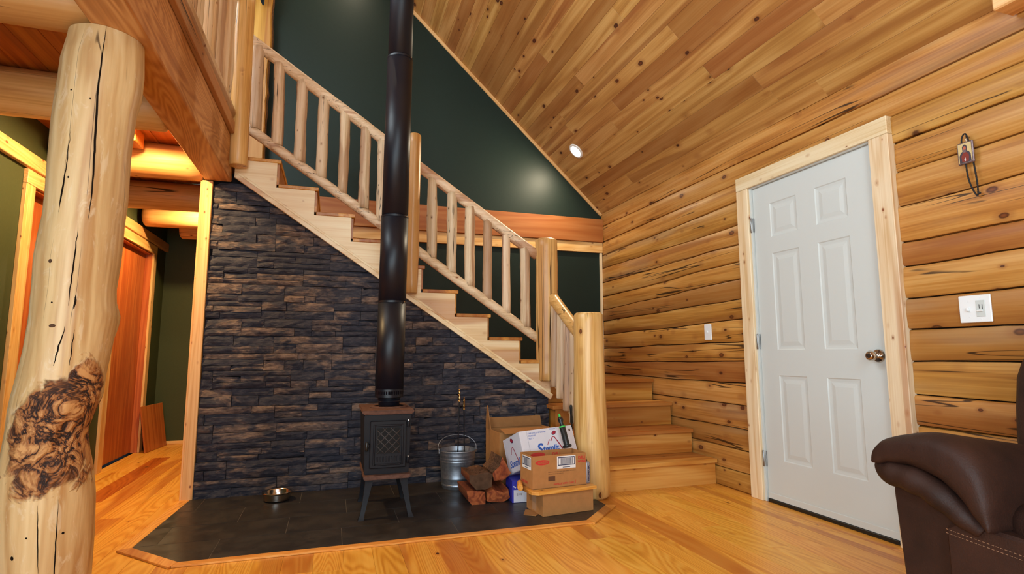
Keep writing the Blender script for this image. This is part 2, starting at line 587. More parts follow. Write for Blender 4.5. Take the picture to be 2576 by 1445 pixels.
def post_mat():
    """big peeled log post with a dark burl (object z is height above floor)"""
    t = NT('burl_post')
    v = t.coords(0)
    n0 = t.noise(t.vmul(v, (9, 9, .7)), 1, 3, .5, .5)
    n1 = t.noise(t.vmul(v, (30, 30, 2)), 1, 3, .6)
    ring = t.math('MULTIPLY_ADD', t.math('SINE', t.math('MULTIPLY', n0, 40)), .5, .5)
    f = t.math('ADD', t.math('MULTIPLY', n0, .6), t.math('ADD', t.math('MULTIPLY', n1, .3), t.math('MULTIPLY', ring, .1)))
    col = t.ramp(f, [(.36, srgb(226, 196, 146)), (.5, srgb(210, 174, 122)), (.64, srgb(184, 138, 86))])
    # whitish inner-bark patches
    n2 = t.noise(t.vmul(v, (22, 22, 7)), 1, 4, .7, .8)
    col = t.mix(t.mapr(n2, .55, .66, 0, .4), col, srgb(230, 210, 176))
    # fine vertical checks
    n3 = t.noise(t.vmul(v, (13, 13, .5)), 1, 1, .4)
    ck = t.mapr(t.math('ABSOLUTE', t.math('SUBTRACT', n3, .5)), .002, .006, 1, 0)
    ck = t.math('MULTIPLY', ck, t.mapr(t.noise(v, 3, 1), .50, .56))
    col = t.mix(t.math('MULTIPLY', ck, .8), col, srgb(60, 36, 20))
    # burl: distance from its centre on the camera side of the post, with a ragged edge
    sub = t.vadd(v, (.012, .128, -.672))
    ln = t.n('ShaderNodeVectorMath', operation='LENGTH')
    t.put(ln.inputs[0], t.vmul(sub, (7.8, 5.0, 5.6)))
    e1 = t.noise(v, 9, 3, .6, .8)
    ln2 = t.n('ShaderNodeVectorMath', operation='LENGTH')
    t.put(ln2.inputs[0], t.vmul(t.vadd(v, (-.045, .12, -.815)), (26.0, 8.0, 8.5)))      # dark tongue running up from the burl
    dd = t.math('MINIMUM', ln.outputs[1], ln2.outputs[1])
    d = t.math('MULTIPLY_ADD', t.math('SUBTRACT', e1, .5), 1.3, dd)
    bm_ = t.mapr(d, .96, 1.10, 1, 0)
    e2 = t.noise(v, 11, 4, .62, .9)
    e3 = t.noise(v, 30, 3, .6, .5)
    rid = t.math('MULTIPLY_ADD', t.math('SUBTRACT', e3, .5), .10, t.math('ABSOLUTE', t.math('SUBTRACT', e2, .5)))
    bcol = t.ramp(rid, [(.0, srgb(34, 20, 16)), (.018, srgb(70, 40, 24)), (.045, srgb(154, 96, 52)), (.13, srgb(204, 150, 92))])
    rim = t.mapr(d, .70, 1.0)
    bcol = t.mix(t.math('MULTIPLY', rim, .35), bcol, srgb(130, 78, 42))
    col = t.mix(bm_, col, bcol)
    t.bump(t.math('ADD', t.math('MULTIPLY', n1, .3), t.math('MULTIPLY', t.math('MULTIPLY', t.math('MINIMUM', rid, .1), bm_), 14.0)), .35, .02)
    return t.out(col, t.mapr(bm_, 0, 1, .42, .7), 0, .4)


M_STONE = stone_mat()
M_TILE = tile_mat()
M_LEATHER = leather_mat()
M_POST = post_mat()
M_GROUT = plain('grout', (96, 88, 82), .9, spec=.2)
M_STONEBACK = plain('dark_mortar', (22, 21, 24), .95, spec=.1)

# ------------------------------------------------------------------ room shell
XR, YG, RISE, RUN, X0 = 3.741, 1.085, .17722, .25770, .6549
SLOPE = .944
ANG = math.atan(SLOPE)
EAVE = 2.426
RIDGE_X = .6
RIDGE_Z = EAVE + SLOPE * (XR - RIDGE_X)
LOFT_Z = 14 * RISE
XL = -.70                      # face of the hall's side wall
YH = 2.60                      # face of the hall's end wall

# floor: base slab and planks running away from the camera
floor = box('floor', (-.8, YR, -.09), (XR + .1, YH + .1, -.016), M_DARK, None, 0, kind='structure', label='varnished pine plank floor')
PW = .132
done_red = False
y_prev = YR
x = XL - .02
row = 0
while x < XR:
    x1 = min(x + PW, XR + .02)
    y_end = YH if x < .15 else .10
    y = YR + random.uniform(-1.5, 0)
    while y < y_end:
        ln = random.uniform(1.9, 3.4)
        red = x <= -.43 < x1 and y > -4
        if red:
            y, ln = (.15, 1.62) if not done_red else (1.77, 1.5)
            if not done_red:
                box('plank', (x + .0003, y_prev + .0003, -.016), (x1 - .0003, .1497, 0), W_FLOOR, floor, .0006)
            red = not done_red
            done_red = True
        a, b = max(y, YR), min(y + ln, y_end)
        if b - a > .05:
            o = box('plank', (x + .0003, a + .0003, -.016), (x1 - .0003, b - .0003, 0), W_FLOORRED if red else W_FLOOR, floor, .0006)
        y += ln
        y_prev = y
    x = x1
    row += 1

# slate hearth pad, tiles laid in running bond
HULL = [(.215, .02), (.16, -.913), (.421, -1.192), (2.435, -1.192), (2.69, -.937), (2.69, .02)]
hearth = prism('hearth_floor', HULL, 'z', .0004, .0074, M_GROUT, None, kind='structure', label='dark slate tile hearth pad with clipped corners')
ys_rows = [.02, -.30, -.61, -.905, -1.2]
offs = [.300, .575, .262, .540]
for i in range(4):
    x = offs[i] - .585
    while x < 2.7:
        rect = [(x + .0016, ys_rows[i + 1] + .0016), (x + .5834, ys_rows[i + 1] + .0016), (x + .5834, ys_rows[i] - .0016), (x + .0016, ys_rows[i] - .0016)]
        poly = clip_convex(rect, HULL)
        if len(poly) >= 3:
            prism('tile', poly, 'z', .003, .0085, M_TILE, hearth)
        x += .585


def strip(name, p, q, w, z, mat, parent=None, **k):
    """flat board lying on the floor from p to q, its inner edge on the line, widening to the right of travel"""
    d = Vector((q[0] - p[0], q[1] - p[1]))
    nrm = Vector((d.y, -d.x)).normalized() * w
    t = d.normalized() * w * .42
    pl = [p, q, (q[0] + nrm.x + t.x, q[1] + nrm.y + t.y), (p[0] + nrm.x - t.x, p[1] + nrm.y - t.y)]
    return prism(name, pl, 'z', .0005, .010, mat, parent, .0012, **k)


hb = empty('trim_1', (1.3, -1.2, 0), kind='structure', label='pine border boards framing the slate hearth')
strip('border_board', HULL[0], HULL[1], .058, .01, W_BORDER['Y'], hb)
strip('border_board', HULL[1], HULL[2], .058, .01, W_BORDER['Y'], hb)
strip('border_board', HULL[2], HULL[3], .045, .01, W_BORDER['X'], hb)
strip('border_board', HULL[3], HULL[4], .058, .01, W_BORDER['Y'], hb)

# gable wall behind the stairs
wall_back = prism('wall_back', [(.2, 0), (XR + .1, 0), (XR + .1, 2.34), (RIDGE_X, RIDGE_Z + .02), (-2.45, LOFT_Z), (.2, LOFT_Z)], 'y', YG, YG + .1, M_GREEN,
                  kind='structure', label='dark green painted gable wall behind the stairs')
wb = box('wall_beam', (.2, YG - .05, 2.108), (XR, YG, 2.357), W_GLU['X'], None, .003, label='amber fir beam across the green wall', cat='beam')
box('ledger_board', (.2, YG - .028, 1.998), (XR, YG, 2.106), W_HALLTRIM['X'], None, .002, label='pale board under the amber beam on the green wall', cat='board')
box('trim_2', (XR - .03, YG - .022, .72), (XR - .004, YG, 1.996), W_TRIM['Z'], None, .002, kind='structure', label='pale corner strip between green wall and log wall')

# hall walls
wall_left = prism('wall_left', [(YR, 0), (-.205, 0), (-.205, 1.93), (.55, 1.93), (.55, 0), (1.22, 0), (1.22, 1.93), (2.14, 1.93), (2.14, 0), (YH, 0), (YH, 2.345), (YR, 2.345)],
                  'x', XL - .1, XL, M_HALLGREEN, kind='structure', label='green painted side wall of the hall')
wall_end = box('wall_end', (XL - .1, YH, 0), (.3, YH + .1, 2.345), M_HALLGREEN, None, 0, kind='structure', label='green painted wall at the far end of the hall')
box('baseboard_end', (XL, YH - .018, 0), (.16, YH, .035), W_HALLTRIM['X'], None, .002, kind='structure', label='low pine baseboard at the far end of the hall')
box('wall_hall', (.165, .06, 0), (.20, YH, 2.345), M_HALLGREEN, None, 0, kind='structure', label='hall wall under the stairs')

# rear wall behind the camera with its windows
wall_rear = prism('wall_rear', [(-.8, 0), (XR + .1, 0), (XR + .1, 2.34), (RIDGE_X, RIDGE_Z + .02), (-2.45, LOFT_Z), (-.8, LOFT_Z)], 'y', YR - .1, YR,
                  plain('rear_wall_wood', (196, 150, 96), .6), kind='structure', label='pine wall with windows')
M_PANE = lamp_mat('sky_lit_pane', (214, 228, 246), 1.0)
for i, (cx, cz, sx, sz) in enumerate(((.6, 1.40, 1.6, 1.9), (1.1, 3.55, 2.2, 1.1))):
    w = empty('window_%d' % (i + 1), (cx, YR, cz - sz / 2), kind='structure')
    box('pane', (cx - sx / 2, YR, cz - sz / 2), (cx + sx / 2, YR + .008, cz + sz / 2), M_PANE, w, 0)
    for a, b in (((cx - sx / 2 - .08, cz - sz / 2 - .08), (cx - sx / 2, cz + sz / 2 + .08)), ((cx + sx / 2, cz - sz / 2 - .08), (cx + sx / 2 + .08, cz + sz / 2 + .08)),
                 ((cx - sx / 2, cz + sz / 2), (cx + sx / 2, cz + sz / 2 + .08)), ((cx - sx / 2, cz - sz / 2 - .08), (cx + sx / 2, cz - sz / 2))):
        box('window_frame', (a[0], YR, a[1]), (b[0], YR + .025, b[1]), W_TRIM['X'], w, .002)

w = empty('window_3', (XL, -4.75, .2), kind='structure')
box('pane', (XL, -5.70, .2), (XL + .008, -3.80, 2.1), M_PANE, w, 0)
for a, b in (((-5.78, .12), (-5.70, 2.18)), ((-3.80, .12), (-3.72, 2.18)), ((-5.70, 2.1), (-3.80, 2.18)), ((-5.70, .12), (-3.80, .2))):
    box('window_frame', (XL, a[0], a[1]), (XL + .025, b[0], b[1]), W_TRIM['Z'], w, .002)

sky_fill = empty('window_4', (-.80, -1.6, 4.0), (0, -ANG, 0), kind='structure')  # added skylight on the unseen far slope, housing for the fill light
box('pane', (-.5, -1.1, .03), (.5, 1.1, .038), M_PANE, sky_fill, 0, local=True)
for a, b in (((-.57, -1.17), (-.5, 1.17)), ((.5, -1.17), (.57, 1.17)), ((-.5, -1.17), (.5, -1.1)), ((-.5, 1.1), (.5, 1.17))):
    box('window_frame', (a[0], a[1], .0), (b[0], b[1], .05), W_TRIM['Y'], sky_fill, .002, local=True)

# log wall
wall_right = box('wall_right', (XR + .03, YR, 0), (XR + .12, YG + .1, 2.46), M_DARK, None, 0, kind='structure', label='log wall of stacked hewn timbers')
LB = [0, .129, .275, .422, .58, .734, .883, 1.021, 1.176, 1.316, 1.456, 1.58, 1.705, 1.844, 2.011, 2.145]
CB = [0, .13, .28, .43, .59, .732, .851, .987, 1.131, 1.276, 1.392, 1.525, 1.68, 1.831, 1.97, 2.115]
RB = [0, .14, .29, .44, .592, .741, .9, 1.056, 1.209, 1.371, 1.494, 1.674, 1.851, 2.009, 2.15]
TB = [2.15, 2.285, 2.44]


def wob(seed, y, amp):
    return amp * (mnoise.noise(Vector((seed * 9.1, y * 1.3, 3.3))) + .6 * mnoise.noise(Vector((seed * 4.7, y * 4.1, 8.1))))


def hewn(zlo, zhi, y0, y1, seed):
    """one hewn log of the wall: wavy top and bottom edges, face slightly rounded"""
    n = max(6, int((y1 - y0) / .14))
    prof = [(.03, 0.0), (.004, .012), (-.0005, .06), (-.0025, .5), (-.0005, .93), (.005, .985), (.03, 1.0)]
    verts, faces = [], []
    off = random.uniform(-.007, .005)
    for i in range(n + 1):
        y = y0 + (y1 - y0) * i / n
        a, b = zlo(y) + .0018, zhi(y) - .0018
        for d, f in prof:
            fx = XR + d + off + .006 * mnoise.noise(Vector((seed * 3.3, y * 1.9, f * 2.5)))
            if d > .02:
                fx = XR + .032
            verts.append((fx, y, a + (b - a) * f))
    m = len(prof)
    for i in range(n):
        for j in range(m - 1):
            faces.append((i * m + j, i * m + j + 1, (i + 1) * m + j + 1, (i + 1) * m + j))
    faces.append(tuple(range(m)))
    faces.append(tuple(reversed(range(n * m, n * m + m))))
    c = Vector((XR, (y0 + y1) / 2, (zlo(c0 := (y0 + y1) / 2) + zhi(c0)) / 2))
    o = mesh_obj('hewn_log', [Vector(v) - c for v in verts], faces, W_LOGWALL, wall_right, c)
    soft(o, 50)
    return o


def lerp_b(i):
    return lambda y: LB[i] + (CB[i] - LB[i]) * (y + 1.0) / 2.07 + (wob(i, y, .011) if 0 < i < 15 else 0)


DO = (-1.150, -2.034)           # door opening in y
for i in range(15):
    hewn(lerp_b(i), lerp_b(i + 1), -1.06, YG, i + 1)
for i in range(14):
    f = lambda i: (lambda y: RB[i] + (wob(i + 40, y, .011) if 0 < i < 14 else 0))
    hewn(f(i), f(i + 1), YR, -2.12, i + 30)
for i in range(2):
    f = lambda i: (lambda y: TB[i] - .03 * (y + 2) / 3 * (1 if i == 0 and y > -1.05 else 0) + (wob(i + 70, y, .006) if i == 1 else 0))
    hewn(f(i), f(i + 1), YR, YG, i + 60)

# ceiling slopes
L_R = (XR - RIDGE_X) / math.cos(ANG)


def slope_pt(s, y, up=0.0):
    return Vector((XR - s * math.cos(ANG) + up * math.sin(ANG), y, EAVE + s * math.sin(ANG) + up * math.cos(ANG)))


mid = slope_pt(L_R / 2, (YR + YG) / 2, .045)
ceiling = bpy.data.objects.new('ceiling', box_mesh(L_R + .3, YG - YR, .05, 0, M_DARK))
link(ceiling, None, mid, (0, math.pi + ANG, 0))
tag(ceiling, kind='structure', label='sloping ceiling of tongue and groove pine planks')
CPW = .118
for j in range(int(L_R / CPW) + 1):
    s = (j + .5) * CPW
    y = YG - random.uniform(.3, 3.0)
    edges = [YG]
    while y > YR:
        edges.append(y)
        y -= random.uniform(1.4, 3.2)
    edges.append(YR)
    for a, b in zip(edges, edges[1:]):
        if a - b < .02:
            continue
        o = bpy.data.objects.new('plank', box_mesh(CPW - .0006, round(a - b - .001, 2), .016, .0012, W_CEIL))
        COL.objects.link(o)
        o.parent = ceiling
        # the planks share the ceiling's own rotated frame
        p = slope_pt(s, (a + b) / 2, .010)
        o.location = MW(ceiling).inverted() @ p
lc = Vector((RIDGE_X - 1.6, (YR + YG) / 2, RIDGE_Z - 1.6 * SLOPE + .03))
lo_ = bpy.data.objects.new('ceiling_slope', box_mesh(3.3 / math.cos(ANG), YG - YR, .04, 0, plain('far_slope_wood', (190, 134, 80), .5)))
link(lo_, None, lc, (0, -ANG, 0))
tag(lo_, kind='structure', label='far slope of the pine ceiling')
cs = bpy.data.objects.new('trim_3', box_mesh(L_R + .02, .018, .03, .002, W_HALLTRIM['X']))
link(cs, None, slope_pt(L_R / 2, YG - .009, -.012), (0, math.pi + ANG, 0))
tag(cs, kind='structure', label='thin pine strip along the ceiling edge at the green wall')

# squared purlin under the foot of the ceiling, its end showing at the top corner of the view
box('eave_purlin', (3.605, -5.5, 2.350), (3.728, -2.715, 2.436), W_JOIST['Y'], None, .006, label='squared purlin end under the ceiling above the log wall', cat='beam')

# recessed ceiling lights
M_BULB = lamp_mat('lit_lens', (255, 244, 224), 14.0)
M_LTRIM = plain('light_trim', (236, 230, 220), .5)


def downlight(s, y, power, label):
    p = slope_pt(s, y, 0)
    rt = (0, math.pi + ANG, 0)
    e = empty('recessed_light', p, rt, label=label, cat='ceiling light')
    lathe('trim_ring', [(.058, .004), (.062, .010), (.078, .007), (.082, -.002), (.058, -.002)], M_LTRIM, e, (0, 0, 0), 32, local=True)
    lathe('lens', [(0, .0035), (.059, .003), (.059, -.001)], M_BULB, e, (0, 0, 0), 32, local=True)
    l = bpy.data.lights.new('downlight', 'AREA')
    l.shape = 'DISK'
    l.size = .1
    l.energy = power
    l.color = (1.0, .83, .58)
    o = bpy.data.objects.new('downlight', l)
    COL.objects.link(o)
    o.location = slope_pt(s, y, -.015)
    n = Vector((-math.sin(ANG), 0, -math.cos(ANG)))
    o.rotation_euler = n.to_track_quat('-Z', 'Y').to_euler()


downlight(.690, .605, 20, 'lit round recessed light in the sloping plank ceiling')
downlight(3.55, .60, 8, 'recessed light high up in the ceiling near the ridge')


def downlamp(x, y):
    """small hall lamp between the joists, under the loft boards"""
    e = empty('hall_lamp', (x, y, 2.345), label='small round lamp %s' % ('between the joists by the hall door' if y > 1 else 'between the joists near the hall entrance'), cat='ceiling light')
    lathe('lamp_base', [(0, 0), (.05, 0), (.05, -.015), (.035, -.022), (0, -.022)], M_LTRIM, e, (x, y, 2.345), 20)
    lathe('bulb', [(.02, -.022), (.03, -.032), (.024, -.045), (0, -.05)], M_BULB, e, (x, y, 2.345), 16)
    l = bpy.data.lights.new('hall_bulb', 'AREA')
    l.shape = 'DISK'
    l.size = .09
    l.energy = 33
    l.color = (1.0, .67, .30)
    o = bpy.data.objects.new('hall_bulb', l)
    COL.objects.link(o)
    o.location = (x, y, 2.29)


downlamp(-.12, -.45)
downlamp(-.15, 1.33)

# loft: floor, planks seen from below, edge beam and trim
loft = box('loft_floor', (-2.6, YR, 2.362), (.33, YG, LOFT_Z), plain('loft_boards', (190, 134, 80), .5), None, 0, kind='structure', label='loft floor over the hall')
box('loft_floor', (-.8, YG, 2.362), (.3, YH + .1, LOFT_Z), plain('loft_boards_rear', (190, 134, 80), .5), None, 0, kind='structure', label='loft floor over the far hall')
x = XL - .02
while x < .165:
    x1 = min(x + .122, .168)
    for a, b in ((YR, -1.35), (-1.35, .62), (.62, YH)):
        box('ceiling_plank', (x + .001, a + .001, 2.346), (x1 - .001, b - .001, 2.362), W_HALLCEIL, loft, .003)
    x = x1
box('edge_beam', (.17, -5.2, 2.122), (.34, .0, 2.410), W_BEAM['Y'], None, .006, label='large squared fir beam carrying the loft edge', cat='beam')
box('loft_trim_board', (.335, -5.2, 2.412), (.366, -.055, 2.492), W_JOIST['Y'], None, .003, label='pine fascia board along the loft edge', cat='board')

# joists
for i, (y, r, xl, zc) in enumerate(((-1.82, .118, -.69, 2.124), (-.9, .120, -.69, 2.11), (0.02, .118, -.69, 2.112), (.95, .118, -.69, 2.11), (1.70, .11, -.66, 2.118), (2.10, .105, -.45, 2.09))):
    lab = ['peeled log joist nearest the burl post', 'peeled log joist crossing behind the big post', 'warmly lit log joist beside the stone wall top',
           'shadowed log joist over the middle of the hall', 'short bright log joist with a rounded end', 'last low joist log before the hall end wall'][i]
    log('log_joist', (xl, y, zc + r), (.168, y, zc + r * 1.0), r, r * .97, W_JOIST['X'], None, wob=.035, seed=i + 3, n=20, label=lab, cat='log joist', group='log joists under the loft')
box('blocking', (-.42, -.30, 2.25), (-.16, -.14, 2.345), W_HALLCEIL, None, .004, label='small square wood block under the loft planks', cat='block')

# hall doors and trims on the side wall
def hall_door(n, ya, yb, label):
    """ya..yb opening on the wall face; the slab sits back in the jamb"""
    H = 1.93
    d = empty('door_%d' % n, (XL, (ya + yb) / 2, 0), kind='structure', label=label)
    box('slab', (XL - .085, ya, .008), (XL - .05, yb, H), W_DOOR['Z'], d, .002)
    for y0, y1 in ((ya - .0, ya + .014), (yb - .014, yb)):
        box('jamb', (XL - .09, y0, 0), (XL + .004, y1, H), W_DOOR['Z'], d, .001)
    box('jamb', (XL - .09, ya, H - .014), (XL + .004, yb, H), W_DOOR['Y'], d, .001)
    for y0, y1 in ((ya - .10, ya + .004), (yb - .004, yb + .085)):
        box('casing', (XL, y0, 0), (XL + .022, y1, H), W_HALLTRIM['Z'], d, .002)
    box('casing', (XL, ya - .10, H + .001), (XL + .024, yb + .085, H + .085), W_HALLTRIM['Y'], d, .002)
    return d


hall_door(2, -.205, .55, 'fir door in the hall nearest the burl post')
hall_door(3, 1.22, 2.14, 'fir door in the hall near the far end')
box('trim_4', (XL, -3.5, 2.025), (XL + .03, 2.585, 2.115), W_HALLTRIM['Y'], None, .003, kind='structure', label='pine ledger band above the hall doors')

# ------------------------------------------------------------------ white six-panel door in the log wall
XD = XR - .004
d1 = empty('door_1', (XD, (DO[0] + DO[1]) / 2, 0), kind='structure', label='white six-panel door in pine casing set in the log wall')
yA, yB, zA, zB = DO[0] - .006, DO[1] + .006, .022, 2.048
cols = [(-1.300, -1.516), (-1.655, -1.868)]
rows_ = [(1.690, 1.915), (.960, 1.584), (.270, .800)]
ycuts = [yA, cols[0][0], cols[0][1], cols[1][0], cols[1][1], yB]
zcuts = [zA, rows_[2][0], rows_[2][1], rows_[1][0], rows_[1][1], rows_[0][0], rows_[0][1], zB]
verts, faces = [], []


def quad(pts):
    i = len(verts)
    verts.extend(pts)
    faces.append((i, i + 1, i + 2, i + 3))


for a in range(5):
    for b in range(7):
        if a in (1, 3) and b in (1, 3, 5):
            continue
        quad([(XD, ycuts[a], zcuts[b]), (XD, ycuts[a + 1], zcuts[b]), (XD, ycuts[a + 1], zcuts[b + 1]), (XD, ycuts[a], zcuts[b + 1])])
for (p, q) in (((yA, zA), (yB, zA)), ((yB, zA), (yB, zB)), ((yB, zB), (yA, zB)), ((yA, zB), (yA, zA))):
    quad([(XD, p[0], p[1]), (XD + .044, p[0], p[1]), (XD + .044, q[0], q[1]), (XD, q[0], q[1])])
quad([(XD + .044, yA, zA), (XD + .044, yB, zA), (XD + .044, yB, zB), (XD + .044, yA, zB)])
slab_ = mesh_obj('slab', verts, faces, M_WHITE, d1, (0, 0, 0))
soft(slab_, 5)
for (c0, c1) in cols:
    for (r0, r1) in rows_:
        vs, fs = [], []
        rings = [(0, 0), (.006, .0045), (.020, .0065), (.026, .0065), (.050, .002)]
        for ins, dep in rings:
            vs += [(XD + dep, c0 - ins, r0 + ins), (XD + dep, c1 + ins, r0 + ins), (XD + dep, c1 + ins, r1 - ins), (XD + dep, c0 - ins, r1 - ins)]
        for k in range(len(rings) - 1):
            for j in range(4):
                fs.append((k * 4 + j, k * 4 + (j + 1) % 4, k * 4 + 4 + (j + 1) % 4, k * 4 + 4 + j))
        k = len(rings) - 1
        fs.append((k * 4, k * 4 + 1, k * 4 + 2, k * 4 + 3))
        c = Vector((XD, (c0 + c1) / 2, (r0 + r1) / 2))
        o = mesh_obj('panel', [Vector(v) - c for v in vs], fs, M_WHITE, d1, c)
        soft(o, 5)
# white jamb strips, pine casing, threshold
for y0, y1 in ((DO[0] - .004, DO[0] + .012), (DO[1] - .012, DO[1] + .004)):
    box('jamb', (XD - .016, y0, .0), (XD + .05, y1, 2.064), M_WHITE, d1, .001)
box('jamb', (XD - .016, DO[1], 2.050), (XD + .05, DO[0], 2.066), M_WHITE, d1, .001)
CX = XD - .034
box('casing', (CX, DO[0] + .010, 0), (XD + .02, DO[0] + .116, 2.058), W_TRIM['Z'], d1, .003)
box('casing', (CX, DO[1] - .118, 0), (XD + .02, DO[1] - .010, 2.058), W_TRIM['Z'], d1, .003)
box('casing', (CX - .001, DO[1] - .118, 2.059), (XD + .02, DO[0] + .116, 2.152), W_TRIM['Y'], d1, .003)
box('threshold', (XD - .012, DO[1] + .012, 0), (XD + .05, DO[0] - .012, .021), M_BLACKPL, d1, .002)
box('sweep', (XD - .006, yB, .022), (XD, yA, .06), M_WHITE, d1, .002)
for z in (1.80, 1.016, .265):
    h = box('hinge', (XD - .010, DO[0] + .002, z - .048), (XD - .001, DO[0] - .010, z + .048), M_HINGE, d1, .001)
    ring_tube('pin', [((XD - .016, DO[0] + .004, z - .05), .006), ((XD - .016, DO[0] + .004, z + .05), .006)], M_HINGE, h, n=10)
kn = lathe('knob', [(0, .072), (.012, .0715), (.0145, .069), (.022, .068), (.027, .060), (.026, .048), (.018, .036), (.013, .026), (.013, .012), (.031, .010), (.035, .004), (.035, 0)],
           M_CHROME, d1, (XD, -1.985, .925), 28, rot=(0, -math.pi / 2, 0))

# ------------------------------------------------------------------ stacked-stone wall under the stairs
D0, D1 = (.36, 2.149), (2.688, .579)          # lower edge line of the stringer


def diag(x):
    return D0[1] + (D1[1] - D0[1]) * (x - D0[0]) / (D1[0] - D0[0])


SX0, SX1 = .228, 2.690
wall_stone = prism('wall_stone', [(SX0, 0), (SX1 - .01, 0), (SX1 - .01, diag(SX1) + .05), (D0[0], diag(D0[0]) + .05), (SX0, 2.118)], 'y', .016, .055, M_STONEBACK,
                   kind='structure', label='dark stacked ledge stone wall under the stairs')


def stone(x0, x1, z0, z1, seed):
    w, h = x1 - x0, z1 - z0
    nx, nz = (6 if w > .16 else 4), 3
    prd = random.choice((0, .003, .006, .010, .012))
    verts, faces = [], []
    tilt = random.uniform(-.006, .006)
    for j in range(nz + 1):
        for i in range(nx + 1):
            u, v = i / nx, j / nz
            e = (0 if 0 < i < nx else 1) + (0 if 0 < j < nz else 1)
            uu = min(max(u, .012 / w if i else 0), 1 - (.012 / w if i < nx else 0)) if w > .05 else u
            xx, zz = x0 + w * u, z0 + h * v
            yy = .004 - prd + .010 * mnoise.noise(Vector((xx * 14 + seed, zz * 30, seed * 1.3))) + tilt * (v - .5) * 2
            if e:
                yy += .006 + .003 * mnoise.noise(Vector((xx * 40, zz * 40, seed)))
                zz += .0025 * mnoise.noise(Vector((xx * 18, seed, 2.0))) * (1 if j in (0, nz) else 0)
            verts.append((xx, max(yy, -.0145), zz))
    m = nx + 1
    for j in range(nz):
        for i in range(nx):
            faces.append((j * m + i, j * m + i + 1, (j + 1) * m + i + 1, (j + 1) * m + i))
    b = len(verts)
    loop = [i for i in range(m)] + [j * m + nx for j in range(1, nz + 1)] + [nz * m + i for i in range(nx - 1, -1, -1)] + [j * m for j in range(nz - 1, 0, -1)]
    for i in loop:
        verts.append((verts[i][0], .02, verts[i][2]))
    for k in range(len(loop)):
        k2 = (k + 1) % len(loop)
        faces.append((loop[k2], loop[k], b + k, b + k2))
    c = Vector(((x0 + x1) / 2, .005, (z0 + z1) / 2))
    mesh_obj('stone', [Vector(v) - c for v in verts], faces, M_STONE, wall_stone, c)


random.seed(21)
z = 0.0
k = 0
PH = .1178
while z < 2.115:
    zt = min(z + PH, 2.118)
    x = SX0 + (-.28 if k % 2 else -.02) - random.uniform(0, .14)
    while x < SX1:
        px1 = x + random.uniform(.44, .58)
        zz = z
        cuts = random.choice(((.48,), (.40,), (.60,), (.30, .66), (.36, .70), (.55,)))
        lv = [0] + list(cuts) + [1]
        for a, b in zip(lv, lv[1:]):
            z0, z1 = z + (zt - z) * a + .0012, z + (zt - z) * b - .0012
            xs = [x]
            nsp = random.choice((0, 1, 1, 1, 2)) if b - a > .33 else random.choice((0, 1, 1))
            for q in sorted(random.uniform(.22, .78) for _ in range(nsp)):
                if q * (px1 - x) + x - xs[-1] > .07:
                    xs.append(x + q * (px1 - x))
            xs.append(px1)
            for s0, s1 in zip(xs, xs[1:]):
                s0c, s1c = max(s0 + .0012, SX0 + random.uniform(-.004, .004)), min(s1 - .0012, SX1 - .003)
                lim = D0[0] + (z0 - D0[1] - .03) * (D1[0] - D0[0]) / (D1[1] - D0[1])      # where the stringer takes over
                if s0c > lim or s1c - s0c < .02:
                    continue
                s1c = min(s1c, lim + .10)
                if s1c - s0c < .02:
                    continue
                k += 1
                stone(s0c, s1c, z0, z1, k * 1.7)
        x = px1
    z = zt
    k += 1
box('trim_5', (.160, -.012, 0), (.226, .055, 2.118), W_HALLTRIM['Z'], None, .003, kind='structure', label='pale pine board at the edge of the stone wall')
box('trim_6', (.148, .002, 0), (.161, .055, 2.118), W_HALLTRIM['Z'], None, .002, kind='structure', label='narrow pine edging beside the hall opening')

# ------------------------------------------------------------------ staircase
random.seed(5)
stair = empty('staircase', (1.6, .5, 0), label='pine staircase climbing along the green wall with a short lower flight', cat='staircase')
# closed saw-tooth stringer of the long flight
TH = .026
saw = [(.36, 2.149), (.36, 13 * RISE - TH)]
for k in range(9):
    nx_ = X0 + k * RUN - .026
    saw.append((min(nx_, 2.69), (13 - k) * RISE - TH))
    if nx_ >= 2.69:
        break
    saw.append((nx_, (12 - k) * RISE - TH))
saw = [s for s in saw if s[0] <= 2.69]
saw += [(2.69, saw[-1][1]), (2.69, .579)]
prism('stringer', saw, 'y', -.034, -.0155, W_STAIR['X'], stair)
# moulding strip along its lower edge
dv = Vector((D1[0] - D0[0], D1[1] - D0[1])).normalized()
nv = Vector((-dv.y, dv.x))
for a, b, y in ((0, .030, -.042), (.030, .046, -.038)):
    p, q = Vector(D0), Vector(D1)
    prism('moulding', [tuple(p + nv * a), tuple(q + nv * a), tuple(q + nv * b), tuple(p + nv * b)], 'y', y, -.033, W_STAIR['X'], stair, .002)
for k in range(9):
    z = (13 - k) * RISE
    xa = X0 + (k - 1) * RUN - .012 if k else .345
    xb = X0 + k * RUN
    box('tread', (xa, -.040, z - TH), (xb, YG - .002, z), W_STEP['Y'], stair, .004)
    box('riser', (X0 + k * RUN - .028, -.016, z - RISE), (X0 + k * RUN - .010, YG - .002, z - TH), W_STEP['Y'], stair, .001)
